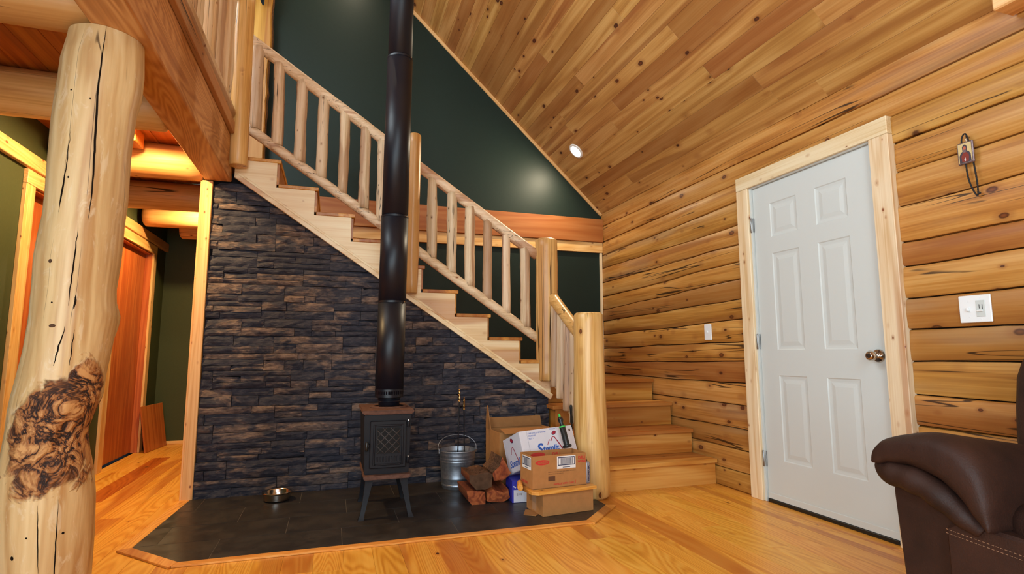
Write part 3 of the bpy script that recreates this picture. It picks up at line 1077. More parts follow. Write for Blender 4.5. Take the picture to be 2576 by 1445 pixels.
# lower flight, beside the log wall, and the landing
R1, RUN1, Y1 = .1793, .27025, -.6507
LX0 = 2.70
for k in range(4):
    y = Y1 + k * RUN1
    z = (k + 1) * R1
    box('riser', (LX0, y, z - R1), (XR - .012, y + .018, z - .028), W_STEP['X'], stair, .001)
    if k < 3:
        box('tread', (LX0 - .03, y - .028, z - .028), (XR - .012, y + RUN1, z), W_STEP['X'], stair, .004)
    else:
        box('landing', (LX0 - .03, y - .028, z - .028), (XR - .012, YG - .002, z), W_STEP['X'], stair, .004)
side = [(Y1 + .018, .001), (.60, .001), (.60, 4 * R1 - .03), (Y1 + 3 * RUN1, 4 * R1 - .03)]
for k in (3, 2, 1):
    side += [(Y1 + k * RUN1 + .002, k * R1 - .03), (Y1 + (k - 1) * RUN1 + .018, k * R1 - .03)]
prism('side_panel', side, 'x', LX0 + .002, LX0 + .02, W_STEP['Y'], stair)

# ------------------------------------------------------------------ newel posts
log('newel_post', (2.714, -.70, 0.0), (2.706, -.70, 1.215), .118, .098, W_NEWEL['Z'], None, wob=.05, seed=1, n=24, seg=16,
    label='thick short newel log at the foot of the stairs', cat='newel post', group='peeled log newel posts')
log('newel_post', (2.677, .0, .722), (2.680, .0, 1.866), .090, .090, W_NEWEL['Z'], None, wob=.05, seed=2, n=24, seg=16,
    label='tall newel log standing at the landing corner', cat='newel post', group='peeled log newel posts')
log('newel_post', (1.578, -.088, 1.375), (1.580, -.088, 2.585), .052, .058, W_NEWEL['Z'], None, wob=.12, seed=3, n=20, seg=16, flat=(1.05, .9),
    label='slim log post half way up the stairs behind the stovepipe', cat='newel post', group='peeled log newel posts')
log('newel_post', (.392, -.118, 2.205), (.368, -.118, 3.44), .058, .072, W_NEWEL['Z'], None, wob=.04, seed=4, n=24, seg=14, cap_bevel=.1,
    label='log post at the top of the stairs on the loft corner', cat='newel post', group='peeled log newel posts')

# ------------------------------------------------------------------ railings
RY = .03


def topz(x):
    return 3.205 - .6665 * (x - .402)


def botz(x):
    return 2.552 - .6745 * (x - .398)


def railing(xs, xa, xb, label, seed):
    e = empty('stair_railing', ((xa + xb) / 2, RY, botz((xa + xb) / 2)), label=label, cat='railing', group='pole railings')
    log('top_rail', (xa, RY, topz(xa)), (xb, RY, topz(xb)), .041, .041, W_RAIL['X'], e, wob=.10, seed=seed, n=14, seg=14, cap_bevel=0)
    log('bottom_rail', (xa, RY, botz(xa)), (xb, RY, botz(xb)), .037, .036, W_RAIL['X'], e, wob=.10, seed=seed + 1, n=14, seg=14, cap_bevel=0)
    for i, x in enumerate(xs):
        r = random.uniform(.036, .043)
        log('baluster', (x + random.uniform(-.006, .006), RY, botz(x) + .02), (x + random.uniform(-.004, .004), RY, topz(x) - .015), r, r * random.uniform(.9, 1.05), W_RAIL['Z'], e,
            wob=.2, seed=seed + 5 + i, n=12, seg=12, cap_bevel=0)


railing([.456, .608, .766, .922, 1.078, 1.229, 1.362, 1.47], .385, 1.54, 'upper pole railing between loft post and stovepipe', 11)
railing([1.74, 1.896, 2.048, 2.194, 2.346, 2.506], 1.61, 2.61, 'lower pole railing between stovepipe and tall landing post', 31)
# short railing of the lower flight
e = empty('stair_railing', (2.70, -.30, .6), label='short pole railing between the tall and the thick newel log', cat='railing', group='pole railings')


def lz(y, a, b):
    return a + (b - a) * (y + .03) / (-.45)


log('top_rail', (2.708, -.02, 1.405), (2.710, -.63, 1.02), .045, .045, W_NEWEL['Y'], e, wob=.05, seed=51, n=16, cap_bevel=0)
prism('bottom_rail', [(-.05, .722), (-.62, .345), (-.62, .43), (-.05, .806)], 'x', 2.690, 2.730, W_NEWEL['Y'], e, .004)
for i, y in enumerate((-.125, -.245, -.365, -.48)):
    log('baluster', (2.700, y, .335 + .66 * (y + .62) + .02), (2.708, y, 1.39 + .63 * y), .042, .037, W_RAIL['Z'], e, wob=.06, seed=60 + i, n=14, seg=10, flat=(1, 1.1))

# loft railing over the edge beam
e = empty('loft_railing', (.30, -1.2, LOFT_Z), label='loft railing of closely set half-log slats', cat='railing')
log('bottom_rail', (.322, -.17, 2.552), (.322, -4.2, 2.552), .046, .046, W_RAIL['Y'], e, wob=.05, seed=71, n=12, seg=20)
log('top_rail', (.31, -.10, 3.42), (.31, -4.2, 3.42), .045, .045, W_RAIL['Y'], e, wob=.05, seed=72, n=12, seg=20)
y = -.27
i = 0
while y > -3.3:
    r = random.uniform(.066, .078)
    log('slat', (.275, y, 2.52), (.275, y, 3.39), r, r * .95, W_RAIL['Z'], e, wob=.09, seed=80 + i, n=12, seg=10, flat=(.55, 1.0), cap_bevel=0)
    y -= random.uniform(.150, .165)
    i += 1

# bark-edged slab standing at the head of the stairs
vs, fs = [], []
nb = 26
for i in range(nb + 1):
    t = i / nb
    zz = LOFT_Z - .178 + 2.25 * t
    xl = .255 + .012 * mnoise.noise(Vector((t * 4, 1, 2)))
    xr = .425 + .022 * mnoise.noise(Vector((t * 7, 4, 2))) + .008 * mnoise.noise(Vector((t * 30, 4, 2))) - .02 * (1 - t)
    vs += [(xl, .975, zz), (xr - .012, .968, zz), (xr, .99, zz), (xr, 1.05, zz), (xl, 1.05, zz)]
for i in range(nb):
    for j in range(5):
        fs.append((i * 5 + j, i * 5 + (j + 1) % 5, i * 5 + 5 + (j + 1) % 5, i * 5 + 5 + j))
fs += [tuple(range(5)), tuple(reversed(range(nb * 5, nb * 5 + 5)))]
o0 = Vector((.34, 1.0, LOFT_Z))
slabpost = mesh_obj('slab_post', [Vector(v) - o0 for v in vs], fs, W_BARK['Z'], None, o0, label='yellowish live-edge slab post at the head of the stairs', cat='post')
soft(slabpost, 30)
vs2, fs2 = [], []
for i in range(nb + 1):
    a, b = Vector(vs[i * 5 + 2]), Vector(vs[i * 5 + 3])
    w = .004 + .006 * abs(mnoise.noise(Vector((i * .6, 2, 9))))
    vs2 += [a + Vector((w * .2, -.004, 0)), a + Vector((w, .012, 0)), b + Vector((w, 0, 0))]
for i in range(nb):
    for j in range(2):
        fs2.append((i * 3 + j, i * 3 + j + 1, i * 3 + 3 + j + 1, i * 3 + 3 + j))
mesh_obj('bark_edge', [v - o0 for v in vs2], fs2, M_BARKDK, slabpost, o0)
# dark cloth hung over the loft corner, top edge of the view
vs, fs = [], []
for i in range(9):
    for j in range(9):
        u, v = i / 8, j / 8
        vs.append((.27 + .10 * u, .80 + .03 * math.sin(u * 9) + .01 * math.sin(v * 7), 4.02 + .40 * v + .05 * math.sin(u * 5) * (1 - v)))
for i in range(8):
    for j in range(8):
        fs.append((i * 9 + j, i * 9 + j + 1, i * 9 + 10 + j, i * 9 + 9 + j))
o0 = Vector((.32, .8, 3.9))
cl = mesh_obj('hanging_cloth', [Vector(v) - o0 for v in vs], fs, M_CLOTH, None, o0, smooth=True, label='dark blue cloth hanging above the loft post', cat='cloth')
sm = cl.modifiers.new('thick', 'SOLIDIFY')
sm.thickness = .006

# ------------------------------------------------------------------ big burl post
TAB = [(2.121, -.012, .118), (2.095, -.012, .120), (2.009, -.016, .129), (1.919, -.018, .129), (1.843, -.026, .125), (1.76, -.029, .124), (1.682, -.03, .122), (1.592, -.03, .122),
       (1.506, -.028, .121), (1.422, -.03, .119), (1.345, -.033, .123), (1.269, -.036, .125), (1.17, -.038, .121), (1.122, -.036, .123), (1.072, -.031, .127), (1.023, -.035, .125),
       (.951, -.041, .122), (.86, -.051, .122), (.794, -.057, .125), (.748, -.066, .120), (.679, -.077, .111), (.61, -.075, .118), (.541, -.069, .129), (.45, -.061, .133),
       (.314, -.05, .128), (.207, -.043, .122), (0, -.04, .122)]
TAB.sort()
EV = Vector((.94155, .33687, 0))
DV = Vector((-.33687, .94155, 0))
PC = Vector((.2, -1.78, 0))


def post_ring(z):
    for a, b in zip(TAB, TAB[1:]):
        if a[0] <= z <= b[0]:
            t = (z - a[0]) / (b[0] - a[0])
            return a[1] + (b[1] - a[1]) * t, a[2] + (b[2] - a[2]) * t
    return TAB[-1][1:]


NP, NZ = 64, 130


def post_point(ang, z, extra=0.0):
    s, r = post_ring(z)
    d = EV * math.cos(ang) + DV * math.sin(ang)          # ang = -90 deg faces the camera
    rr = r + .003 * mnoise.noise(Vector((math.cos(ang) * 3, math.sin(ang) * 3, z * 3)))
    p = PC + EV * s + d * rr
    # burl lumps on the camera side
    bz = (z - .665) / .17
    ba = ((ang + math.pi / 2 + math.pi) % (2 * math.pi) - math.pi) / 1.0
    m = max(0, 1 - (bz * bz + ba * ba))
    rr2 = m * (.016 * mnoise.noise(Vector((p.x * 26, p.y * 26, z * 22))) + .010 * mnoise.noise(Vector((p.x * 60, p.y * 60, z * 50))) + .004)
    # healed knot swelling on the edge
    kz = (z - 1.06) / .06
    ka = ang / .5
    rr2 += .006 * max(0, 1 - kz * kz - ka * ka)
    p = p + d * (rr2 + extra)
    return Vector((p.x, p.y, z))


vs, fs = [], []
for i in range(NZ + 1):
    z = 2.121 * i / NZ
    for j in range(NP):
        vs.append(post_point(2 * math.pi * j / NP, z) - PC)
for i in range(NZ):
    for j in range(NP):
        fs.append((i * NP + j, i * NP + (j + 1) % NP, (i + 1) * NP + (j + 1) % NP, (i + 1) * NP + j))
fs += [tuple(reversed(range(NP))), tuple(range(NZ * NP, NZ * NP + NP))]
post = mesh_obj('log_post', vs, fs, M_POST, None, PC, smooth=True, label='big peeled log post with a dark burl and long drying crack', cat='post')
soft(post, 60)


def check(pts, w):
    """a drying crack: a narrow dark sliver sunk along the post's surface. pts: (offset across, z)"""
    V, F = [], []
    n = len(pts)
    for i, (s_, z) in enumerate(pts):
        s, r = post_ring(z)
        q = max(-.98, min(.98, (s_ - s) / r))
        ang = -math.acos(q)
        ww = w * math.sin(math.pi * (i + .35) / (n + .0)) if n > 2 else w
        ww = max(ww, w * .12)
        da = ww / r / 2
        V += [post_point(ang - da, z, .0006) - PC, post_point(ang + da, z, .0006) - PC]
    for i in range(n - 1):
        F.append((2 * i, 2 * i + 1, 2 * i + 3, 2 * i + 2))
    o = mesh_obj('crack', V, F, M_DARK, post, PC)
    return o


def line(a, b, n, jit=.002):
    return [(a[0] + (b[0] - a[0]) * i / n + random.uniform(-jit, jit), a[1] + (b[1] - a[1]) * i / n) for i in range(n + 1)]


check([(-.019, 2.119)] + line((-.020, 2.10), (-.026, 1.90), 6, .0005) + line((-.026, 1.85), (-.021, 1.685), 5, .0008) + line((-.020, 1.65), (-.017, 1.535), 4, .0008) + line((-.017, 1.50), (-.020, 1.40), 4, .001), .0066)
check(line((-.09, 1.72), (-.10, 1.42), 14), .003)
check(line((-.095, 1.56), (-.10, 1.44), 6, .001), .006)
check(line((-.045, 1.38), (-.052, 1.10), 14), .004)
check(line((-.055, 1.03), (-.075, .90), 8), .0045)
check(line((-.030, 1.02), (-.034, .90), 8), .003)
check(line((-.035, 1.14), (-.036, 1.09), 5), .006)
check(line((-.030, .47), (-.020, .12), 18, .001), .0035)
check(line((-.080, .46), (-.062, .24), 14, .001), .0028)
for s_, z, rx, rz in ((-.088, 1.032, .010, .006), (-.095, 1.11, .003, .003), (-.085, 1.545, .003, .004), (-.10, 1.86, .003, .003), (-.045, 1.835, .003, .003), (-.11, 1.25, .006, .007),
                      (-.10, .36, .003, .003), (-.01, .36, .004, .004), (-.13, .30, .005, .007)):
    V = []
    s, r = post_ring(z)
    a0 = -math.acos(max(-.97, min(.97, (s_ - s) / r)))
    V = [post_point(a0 + rx / r * math.cos(t * math.pi / 5), z + rz * math.sin(t * math.pi / 5), .0007) - PC for t in range(10)]
    mesh_obj('knot', V, [tuple(range(10))], M_ENDDK if rx > .005 else M_DARK, post, PC)

# ------------------------------------------------------------------ stove and stovepipe
random.seed(3)
st = empty('wood_stove', (1.37, -.60, .0085), label='small black cast iron wood stove on splayed legs', cat='stove')
FY = -.80
GZ = .0085


def taper_box(name, lo, hi, top_in, bot_in, mat, parent, bevel=.004, axis='z', **k):
    (x0, y0, z0), (x1, y1, z1) = lo, hi
    b, t = bot_in, top_in
    vs = [(x0 + b, y0 + b, z0), (x1 - b, y0 + b, z0), (x1 - b, y1 - b, z0), (x0 + b, y1 - b, z0), (x0 + t, y0 + t, z1), (x1 - t, y0 + t, z1), (x1 - t, y1 - t, z1), (x0 + t, y1 - t, z1)]
    c = Vector(((x0 + x1) / 2, (y0 + y1) / 2, (z0 + z1) / 2))
    bm = bmesh.new()
    bv = [bm.verts.new(Vector(v) - c) for v in vs]
    for f in ((0, 3, 2, 1), (4, 5, 6, 7), (0, 1, 5, 4), (1, 2, 6, 5), (2, 3, 7, 6), (3, 0, 4, 7)):
        bm.faces.new([bv[i] for i in f])
    if bevel:
        bmesh.ops.bevel(bm, geom=bm.edges[:], offset=bevel, segments=2, affect='EDGES')
    me = bpy.data.meshes.new(name)
    bm.to_mesh(me)
    bm.free()
    me.materials.append(mat)
    o = bpy.data.objects.new(name, me)
    link(o, parent, c)
    return tag(o, **k)


body = taper_box('firebox', (1.240, FY + .012, .250), (1.498, -.37, .585), -.006, .004, M_IRON, st)
taper_box('top_plate', (1.219, FY - .012, .587), (1.521, -.352, .612), 0.0, .008, M_RUST, st, .006)
lathe('flue_ring', [(.088, 0), (.115, 0), (.117, .004), (.112, .007), (.088, .007)], M_RUST, st, (1.392, -.58, .611), 32)
taper_box('bottom_ledge', (1.236, FY - .024, .226), (1.504, -.366, .250), 0, .004, M_RUST, st, .004)
# door: frame ring, lattice window, vent strip, hinges, latch
do = prism('door', [(1.268, .286), (1.474, .286), (1.474, .552), (1.268, .552)], 'y', FY - .006, FY + .014, M_IRON, st, .004)
for lo, hi in (((1.286, .302), (1.298, .532)), ((1.446, .302), (1.458, .532)), ((1.298, .520), (1.446, .532)), ((1.298, .302), (1.446, .312))):
    box('frame_bead', (lo[0], FY - .012, lo[1]), (hi[0], FY - .005, hi[1]), M_IRON, do, .003)
M_SOOT = plain('sooty_glass', (9, 7, 6), .5, spec=.2)
WX0, WX1, WZ0, WZ1 = 1.306, 1.440, .368, .512
box('glass', (WX0, FY - .0075, WZ0), (WX1, FY - .0055, WZ1), M_SOOT, do, 0)
step = .0445
M_LATT = plain('worn_lattice_iron', (58, 52, 50), .6)
vs_, n_ = [], 0
for s in (1, -1):
    for i in range(-4, 8):
        # line x - s*z = const, clipped to the window
        c0 = (WX0 + i * step) if s == 1 else (WX0 + i * step)
        p = (c0, WZ0)
        q = (c0 + s * (WZ1 - WZ0), WZ1)
        pts = clip_convex([p, (p[0] + .0001, p[1]), q], [(WX0, WZ0), (WX1, WZ0), (WX1, WZ1), (WX0, WZ1)])
        if len(pts) >= 2:
            a = min(pts, key=lambda t: t[1])
            b = max(pts, key=lambda t: t[1])
            if b[1] - a[1] > .012:
                ring_tube('lattice_bar', [((a[0], FY - .009, a[1]), .0032), ((b[0], FY - .009, b[1]), .0032)], M_LATT, do, n=6, cap_bevel=0)
for i in range(9):
    x = 1.308 + i * .0162
    box('vent_rib', (x, FY - .009, .322), (x + .008, FY - .004, .352), M_IRON, do, .0015)
for z in (.535, .330):
    hg = ring_tube('hinge', [((1.486, FY - .004, z - .022), .008), ((1.486, FY - .004, z + .014), .008)], M_IRON, do, n=12)
    lathe('hinge_pin', [(0, .008), (.005, .006), (.006, 0), (0, 0)], M_STEEL, hg, (1.486, FY - .004, z + .014), 10)
lt = ring_tube('latch', [((1.262, FY - .004, .418), .010), ((1.252, FY - .030, .418), .012)], M_IRON, do, n=12)
ring_tube('latch_handle', [((1.250, FY - .030, .440), .008), ((1.248, FY - .032, .390), .009)], M_BLACKPL, lt, n=10)
# splayed legs with feet
for sx, sy, fx, fy in ((1, -1, 1.506, -.800), (-1, -1, 1.232, -.795), (1, 1, 1.512, -.372), (-1, 1, 1.248, -.372)):
    ax_, ay_ = (1.466 if sx > 0 else 1.274), (FY + .045 if sy < 0 else -.41)
    V, F = [], []
    prof = [(0.0, .024, .026), (.12, .020, .022), (.55, .014, .015), (.86, .012, .013), (.97, .015, .018), (1.0, .016, .020)]
    for t, wx, wy in prof:
        e_ = t ** 1.15 if t < .9 else t ** 1.15 + (t - .9) * .6
        cx, cy = ax_ + (fx - ax_) * e_, ay_ + (fy - ay_) * e_
        z = .226 + (GZ - .226) * t
        V += [(cx - wx, cy - wy, z), (cx + wx, cy - wy, z), (cx + wx, cy + wy, z), (cx - wx, cy + wy, z)]
    for i in range(len(prof) - 1):
        for j in range(4):
            F.append((i * 4 + j, i * 4 + (j + 1) % 4, i * 4 + 4 + (j + 1) % 4, i * 4 + 4 + j))
    F += [(3, 2, 1, 0), tuple(range((len(prof) - 1) * 4, len(prof) * 4))]
    c = Vector(((ax_ + fx) / 2, (ay_ + fy) / 2, .11))
    o = mesh_obj('leg', [Vector(v) - c for v in V], F, M_IRON, st, c)
    soft(o, 50)

pp = empty('stovepipe', (1.392, -.58, .62), label='tall black double-wall stovepipe rising from the stove', cat='stovepipe')
secs = [(.612, .690, .062, .070), (.690, 1.262, .0865, .0865), (1.262, 1.812, .0862, .0862), (1.812, 2.897, .0840, .0835), (2.897, 4.52, .0795, .0790)]


def pipe_x(z):
    return 1.392 + max(0, z - .7) * .0075


for i, (a, b, ra, rb) in enumerate(secs):
    ring_tube('pipe_section', [((pipe_x(a), -.58, a), ra), ((pipe_x(b), -.58, b), rb)], M_PIPE, pp, n=40, cap_bevel=0)
lathe('crimp', [(.066, 0), (.070, .006), (.066, .012), (.071, .018), (.066, .024), (.0865, .032), (.0865, .07)], M_PIPE, pp, (1.392, -.58, .640), 36)
for z, r in ((.715, .0868), (1.262, .0870), (1.812, .0866), (2.897, .0842)):
    c = lathe('joint_band', [(r - .002, -.007), (r + .0004, -.006), (r + .0008, 0), (r + .0004, .006), (r - .002, .007)], M_PIPE, pp, (pipe_x(z), -.58, z), 40)
    if z > 1:
        a = math.radians(-38)
        o = lathe('screw', [(0, .004), (.0035, .003), (.0045, 0), (0, 0)], M_STEEL, c, (pipe_x(z) + (r + .001) * math.cos(a), -.58 + (r + .001) * math.sin(a), z), 8)
        o.rotation_euler = (0, math.pi / 2, a)

# ------------------------------------------------------------------ steel bowl, bucket and fire tools
HZ = .0087
lathe('pet_bowl', [(0, .004), (.070, .004), (.080, .012), (.086, .050), (.0925, .055), (.0945, .0575), (.093, .0600), (.088, .0585), (.0835, .052), (.077, .014), (.066, .0075), (0, .0075)], M_STEEL,
      None, (.742, -.185, HZ - .0035), 40, label='round stainless steel pet bowl on the slate hearth', cat='bowl')
bk = empty('metal_bucket', (1.915, -.19, HZ), label='galvanised metal bucket with a wire bail handle beside the stove', cat='bucket')
BC = (1.915, -.19, HZ)
lathe('pail', [(0, .004), (.100, .004), (.103, 0), (.106, .004), (.1075, .018), (.1095, .020), (.1100, .030), (.1085, .032), (.1125, .065), (.1140, .068), (.1140, .073), (.1130, .076), (.1205, .176),
               (.1225, .179), (.1230, .187), (.1215, .190), (.1222, .196), (.1243, .199), (.1247, .207), (.1232, .210), (.1305, .248), (.134, .250), (.1350, .254), (.1335, .2575), (.131, .256), (.1290, .250), (.103, .012), (0, .010)],
      M_GALV, bk, BC, 44)
for s in (-1, 1):
    box('ear', (BC[0] + s * .133 - .005, BC[1] - .014, HZ + .232), (BC[0] + s * .133 + .005, BC[1] + .014, HZ + .268), M_GALV, bk, .003)
pts = []
for i in range(25):
    a = math.pi * i / 24
    pts.append((Vector((BC[0] - .139 * math.cos(a), BC[1] + .055 * math.sin(a), HZ + .258 + .092 * math.sin(a) ** .8)), .0024))


def wire(name, pts, mat, parent, n=8, **k):
    """round wire along any path"""
    V, F = [], []
    prev = None
    P = [Vector(p) for p, r in pts]
    for i, (p, r) in enumerate(pts):
        t = (P[min(i + 1, len(P) - 1)] - P[max(i - 1, 0)]).normalized()
        if prev is None:
            ref = Vector((0, 0, 1)) if abs(t.z) < .9 else Vector((0, 1, 0))
            u = t.cross(ref).normalized()
        else:
            u = (prev - t * prev.dot(t)).normalized()
        prev = u
        w = t.cross(u)
        for j in range(n):
            a = 2 * math.pi * j / n
            V.append(Vector(p) + (u * math.cos(a) + w * math.sin(a)) * r)
    for i in range(len(pts) - 1):
        for j in range(n):
            F.append((i * n + j, i * n + (j + 1) % n, i * n + n + (j + 1) % n, i * n + n + j))
    F += [tuple(reversed(range(n))), tuple(range(len(V) - n, len(V)))]
    c = (P[0] + P[-1]) / 2
    o = mesh_obj(name, [v - c for v in V], F, mat, parent, c, smooth=True, **k)
    return o


wire('bail_handle', pts, M_GALV, bk)


def fire_tool(x, y, ztop, lean, label):
    e = empty('fire_tool', (x, y, HZ + .014), label=label, cat='fire tool', group='brass handled fire tools in the bucket')
    ring_tube('rod', [((x - lean, y, HZ + .014), .0042), ((x, y, ztop - .085), .0042)], M_IRON, e, n=10)
    lathe('brass_handle', [(0, .088), (.004, .087), (.0065, .082), (.004, .077), (.0055, .073), (.0085, .066), (.0075, .058), (.0060, .054), (.0080, .050), (.0060, .046), (.0085, .030), (.0078, .016), (.0055, .011),
                           (.0085, .006), (.0095, .002), (.008, 0), (0, 0)], M_BRASS, e, (x, y, ztop - .088), 16)


fire_tool(1.922, -.205, .685, .012, 'taller fire tool with a turned brass handle standing in the bucket')
fire_tool(1.957, -.200, .628, -.010, 'shorter fire tool with a turned brass handle standing in the bucket')

# ------------------------------------------------------------------ firewood
FIRE = [
    ([(1.866, .085), (1.893, .087), (1.934, .082), (1.979, .073), (1.987, .034), (1.985, 0), (1.898, 0), (1.878, .028)], -.69, -.40, 'split orange firewood chunk at the bottom beside the bucket', None),
    ([(2.001, .069), (2.039, .080), (2.081, .066), (2.111, .055), (2.137, .077), (2.150, .024), (2.121, .006), (2.088, 0), (2.03, .006), (1.996, .014)], -.68, -.40, 'larger split firewood piece at the bottom beside the blue carton', None),
    ([(1.879, .185), (1.922, .178), (1.968, .190), (2.000, .192), (2.031, .178), (2.026, .136), (2.020, .104), (1.981, .088), (1.924, .092), (1.882, .140)], -.70, -.44, 'dark weathered firewood log on top of the heap', M_ENDDK),
    ([(2.041, .176), (2.067, .202), (2.087, .222), (2.104, .273), (2.127, .232), (2.165, .168), (2.137, .145), (2.104, .128), (2.046, .130)], -.66, -.40, 'bark-covered firewood wedge leaning at the top of the heap', M_BARKDK)]
for i, (poly, ya, yb, lab, mat2) in enumerate(FIRE):
    n = len(poly)
    zoff = HZ
    cx = sum(p[0] for p in poly) / n
    cz = sum(p[1] for p in poly) / n
    # refine outline
    fine = []
    for a, b in zip(poly, poly[1:] + poly[:1]):
        for t in (0, .33, .67):
            fine.append((a[0] + (b[0] - a[0]) * t, a[1] + (b[1] - a[1]) * t))
    V, F = [], []
    L = 7
    m = len(fine)
    for k in range(L + 1):
        y = ya + (yb - ya) * k / L
        sc = 1 - .06 * k / L
        for (x, z) in fine:
            q = .006 * mnoise.noise(Vector((x * 45 + i * 9, z * 45, y * 16)))
            zz = cz + (z - cz) * (sc + q * 8)
            if i == 1:
                zz *= 1 + .55 * k / L
            V.append((cx + (x - cx) * (sc + q * 8), y + .008 * mnoise.noise(Vector((x * 30, z * 30, i))) * (1 if k in (0, L) else 0), max(zz, 0 if i < 2 else zz) + zoff))
    for k in range(L):
        for j in range(m):
            F.append((k * m + j, k * m + (j + 1) % m, (k + 1) * m + (j + 1) % m, (k + 1) * m + j))
    ci = len(V)
    V.append((cx, ya - .004, cz + zoff))
    V.append((cx, yb, cz + zoff))
    for j in range(m):
        F.append((ci, (j + 1) % m, j))
        F.append((ci + 1, L * m + j, L * m + (j + 1) % m))
    c = Vector((cx, (ya + yb) / 2, cz + zoff))
    o = mesh_obj('firewood', [Vector(v) - c for v in V], F, W_FIRE['Y'], None, c, label=lab, cat='firewood', group='firewood stacked on the hearth')
    if i == 2:
        o.data.materials.append(M_ENDDK)
        o.data.materials.append(M_BARKDK)
        for p in o.data.polygons:
            if p.index >= L * m:
                p.material_index = 1
            elif p.normal.z > .25:
                p.material_index = 2
    if i == 3:
        o.data.materials.append(M_BARKDK)
        for p in o.data.polygons:
            if p.index < L * m and p.normal.x < -.1:
                p.material_index = 1
    soft(o, 28)

# ------------------------------------------------------------------ cartons


def text(name, body, size, mat, parent, loc, rot, shear=0.0, align='LEFT', bold=0.0):
    cu = bpy.data.curves.new(name, 'FONT')
    cu.body = body
    cu.size = size
    cu.shear = shear
    cu.align_x = align
    cu.extrude = .00015
    cu.offset = bold
    cu.resolution_u = 3
    tmp = bpy.data.objects.new(name, cu)
    COL.objects.link(tmp)
    bpy.context.view_layer.update()
    me = bpy.data.meshes.new_from_object(tmp.evaluated_get(bpy.context.evaluated_depsgraph_get()))
    bpy.data.objects.remove(tmp)
    bpy.data.curves.remove(cu)
    me.materials.clear()
    me.materials.append(mat)
    o = bpy.data.objects.new(name, me)
    link(o, parent, loc, rot, True)
    return o


FRONT = (math.pi / 2, 0, 0)                    # text upright, readable from -y
LEFT = (math.pi / 2, 0, -math.pi / 2)          # text upright, readable from -x


def flat_poly(name, pts, mat, parent, off, face='front', thick=.0003, **k):
    """thin printed shape; pts (u, z) on the front (y = off) or left face (x = off)"""
    if face == 'front':
        return prism(name, pts, 'y', off - thick, off, mat, parent, local=True, **k)
    return prism(name, pts, 'x', off - thick, off, mat, parent, local=True, **k)


def rect(a, b, c, d):
    return [(a, b), (c, b), (c, d), (a, d)]


def barcode(parent, u, z, w, h, off, face, seed):
    flat_poly('label', rect(u, z, u + w, z + h), M_PAPER, parent, off, face)
    rnd = random.Random(seed)
    bw = w * .035
    fr = [rect(u + w * .05, z + h * .25, u + w * .05 + bw, z + h * .92), rect(u + w * .95 - bw, z + h * .25, u + w * .95, z + h * .92),
          rect(u + w * .05, z + h * .25, u + w * .95, z + h * .25 + bw * 1.1), rect(u + w * .05, z + h * .92 - bw * 1.1, u + w * .95, z + h * .92)]
    V, F = [], []
    x = u + w * .16
    bars = list(fr)
    while x < u + w * .84:
        b = w * rnd.choice((.008, .008, .016, .024))
        bars.append(rect(x, z + h * .33, x + b, z + h * .84))
        x += b + w * rnd.choice((.008, .012, .02))
    bars.append(rect(u + w * .3, z + h * .08, u + w * .7, z + h * .13))
    for r_ in bars:
        i = len(V)
        for (a, b) in r_:
            V.append((a, off - .0006, b) if face == 'front' else (off - .0006, a, b))
        F.append((i, i + 1, i + 2, i + 3))
    mesh_obj('barcode', V, F, M_INKNAVY, parent, (0, 0, 0), local=True)


def open_carton(e, w, d, h, t, mout, min_):
    """walls and bottom of an open carton in the local frame: x 0..w, y 0..d, z 0..h"""
    box('bottom', (0, 0, 0), (w, d, t), min_, e, 0, local=True)
    box('side', (0, 0, 0), (w, t, h), mout, e, .0008, local=True)
    box('side', (0, d - t, 0), (w, d, h), mout, e, .0008, local=True)
    box('side', (0, t, 0), (t, d - t, h), mout, e, .0008, local=True)
    box('side', (w - t, t, 0), (w, d - t, h), mout, e, .0008, local=True)


# closed brown carton on the hearth
cb = empty('cardboard_box', (2.226, -1.060, HZ), (0, 0, math.radians(6.5)), label='closed plain brown cardboard box at the bottom of the pile', cat='cardboard box')
box('carton', (0, 0, 0), (.340, .215, .130), M_CARD, cb, .002, local=True)
box('tape', (-.0006, .085, .012), (.0, .135, .118), M_TAPE, cb, 0, local=True)
flap = prism('flap', [(-.085, .08), (-.03, .03), (.002, .06), (.002, .15), (-.03, .17)], 'z', .001, .004, M_CARDIN, cb, local=True)
# board on the carton, with a dowel lying beside it
bd = prism('pine_board', [(2.150, -1.075), (2.185, -1.10), (2.570, -1.057), (2.56, -.83), (2.128, -.875)], 'z', HZ + .1305, HZ + .1495, W_BORDER['X'], None, .0015,
           label='loose pine board lying on the closed brown box', cat='board')
ring_tube('wooden_dowel', [((2.108, -1.005, .165), .0165), ((2.140, -.90, .172), .0165)], W_BORDER['Y'], None, n=18, label='short round wooden dowel beside the loose pine board', cat='dowel')
# open brown carton on the board
BZ = HZ + .1498
ub = empty('cardboard_box', (2.170, -1.045, BZ), (0, 0, math.radians(5)), label='open brown cardboard box with barcode labels and red print', cat='cardboard box')
UW, UD, UH = .356, .175, .186
open_carton(ub, UW, UD, UH, .004, M_CARD, M_CARDIN)
barcode(ub, .158, .105, .125, .072, 0, 'front', 4)
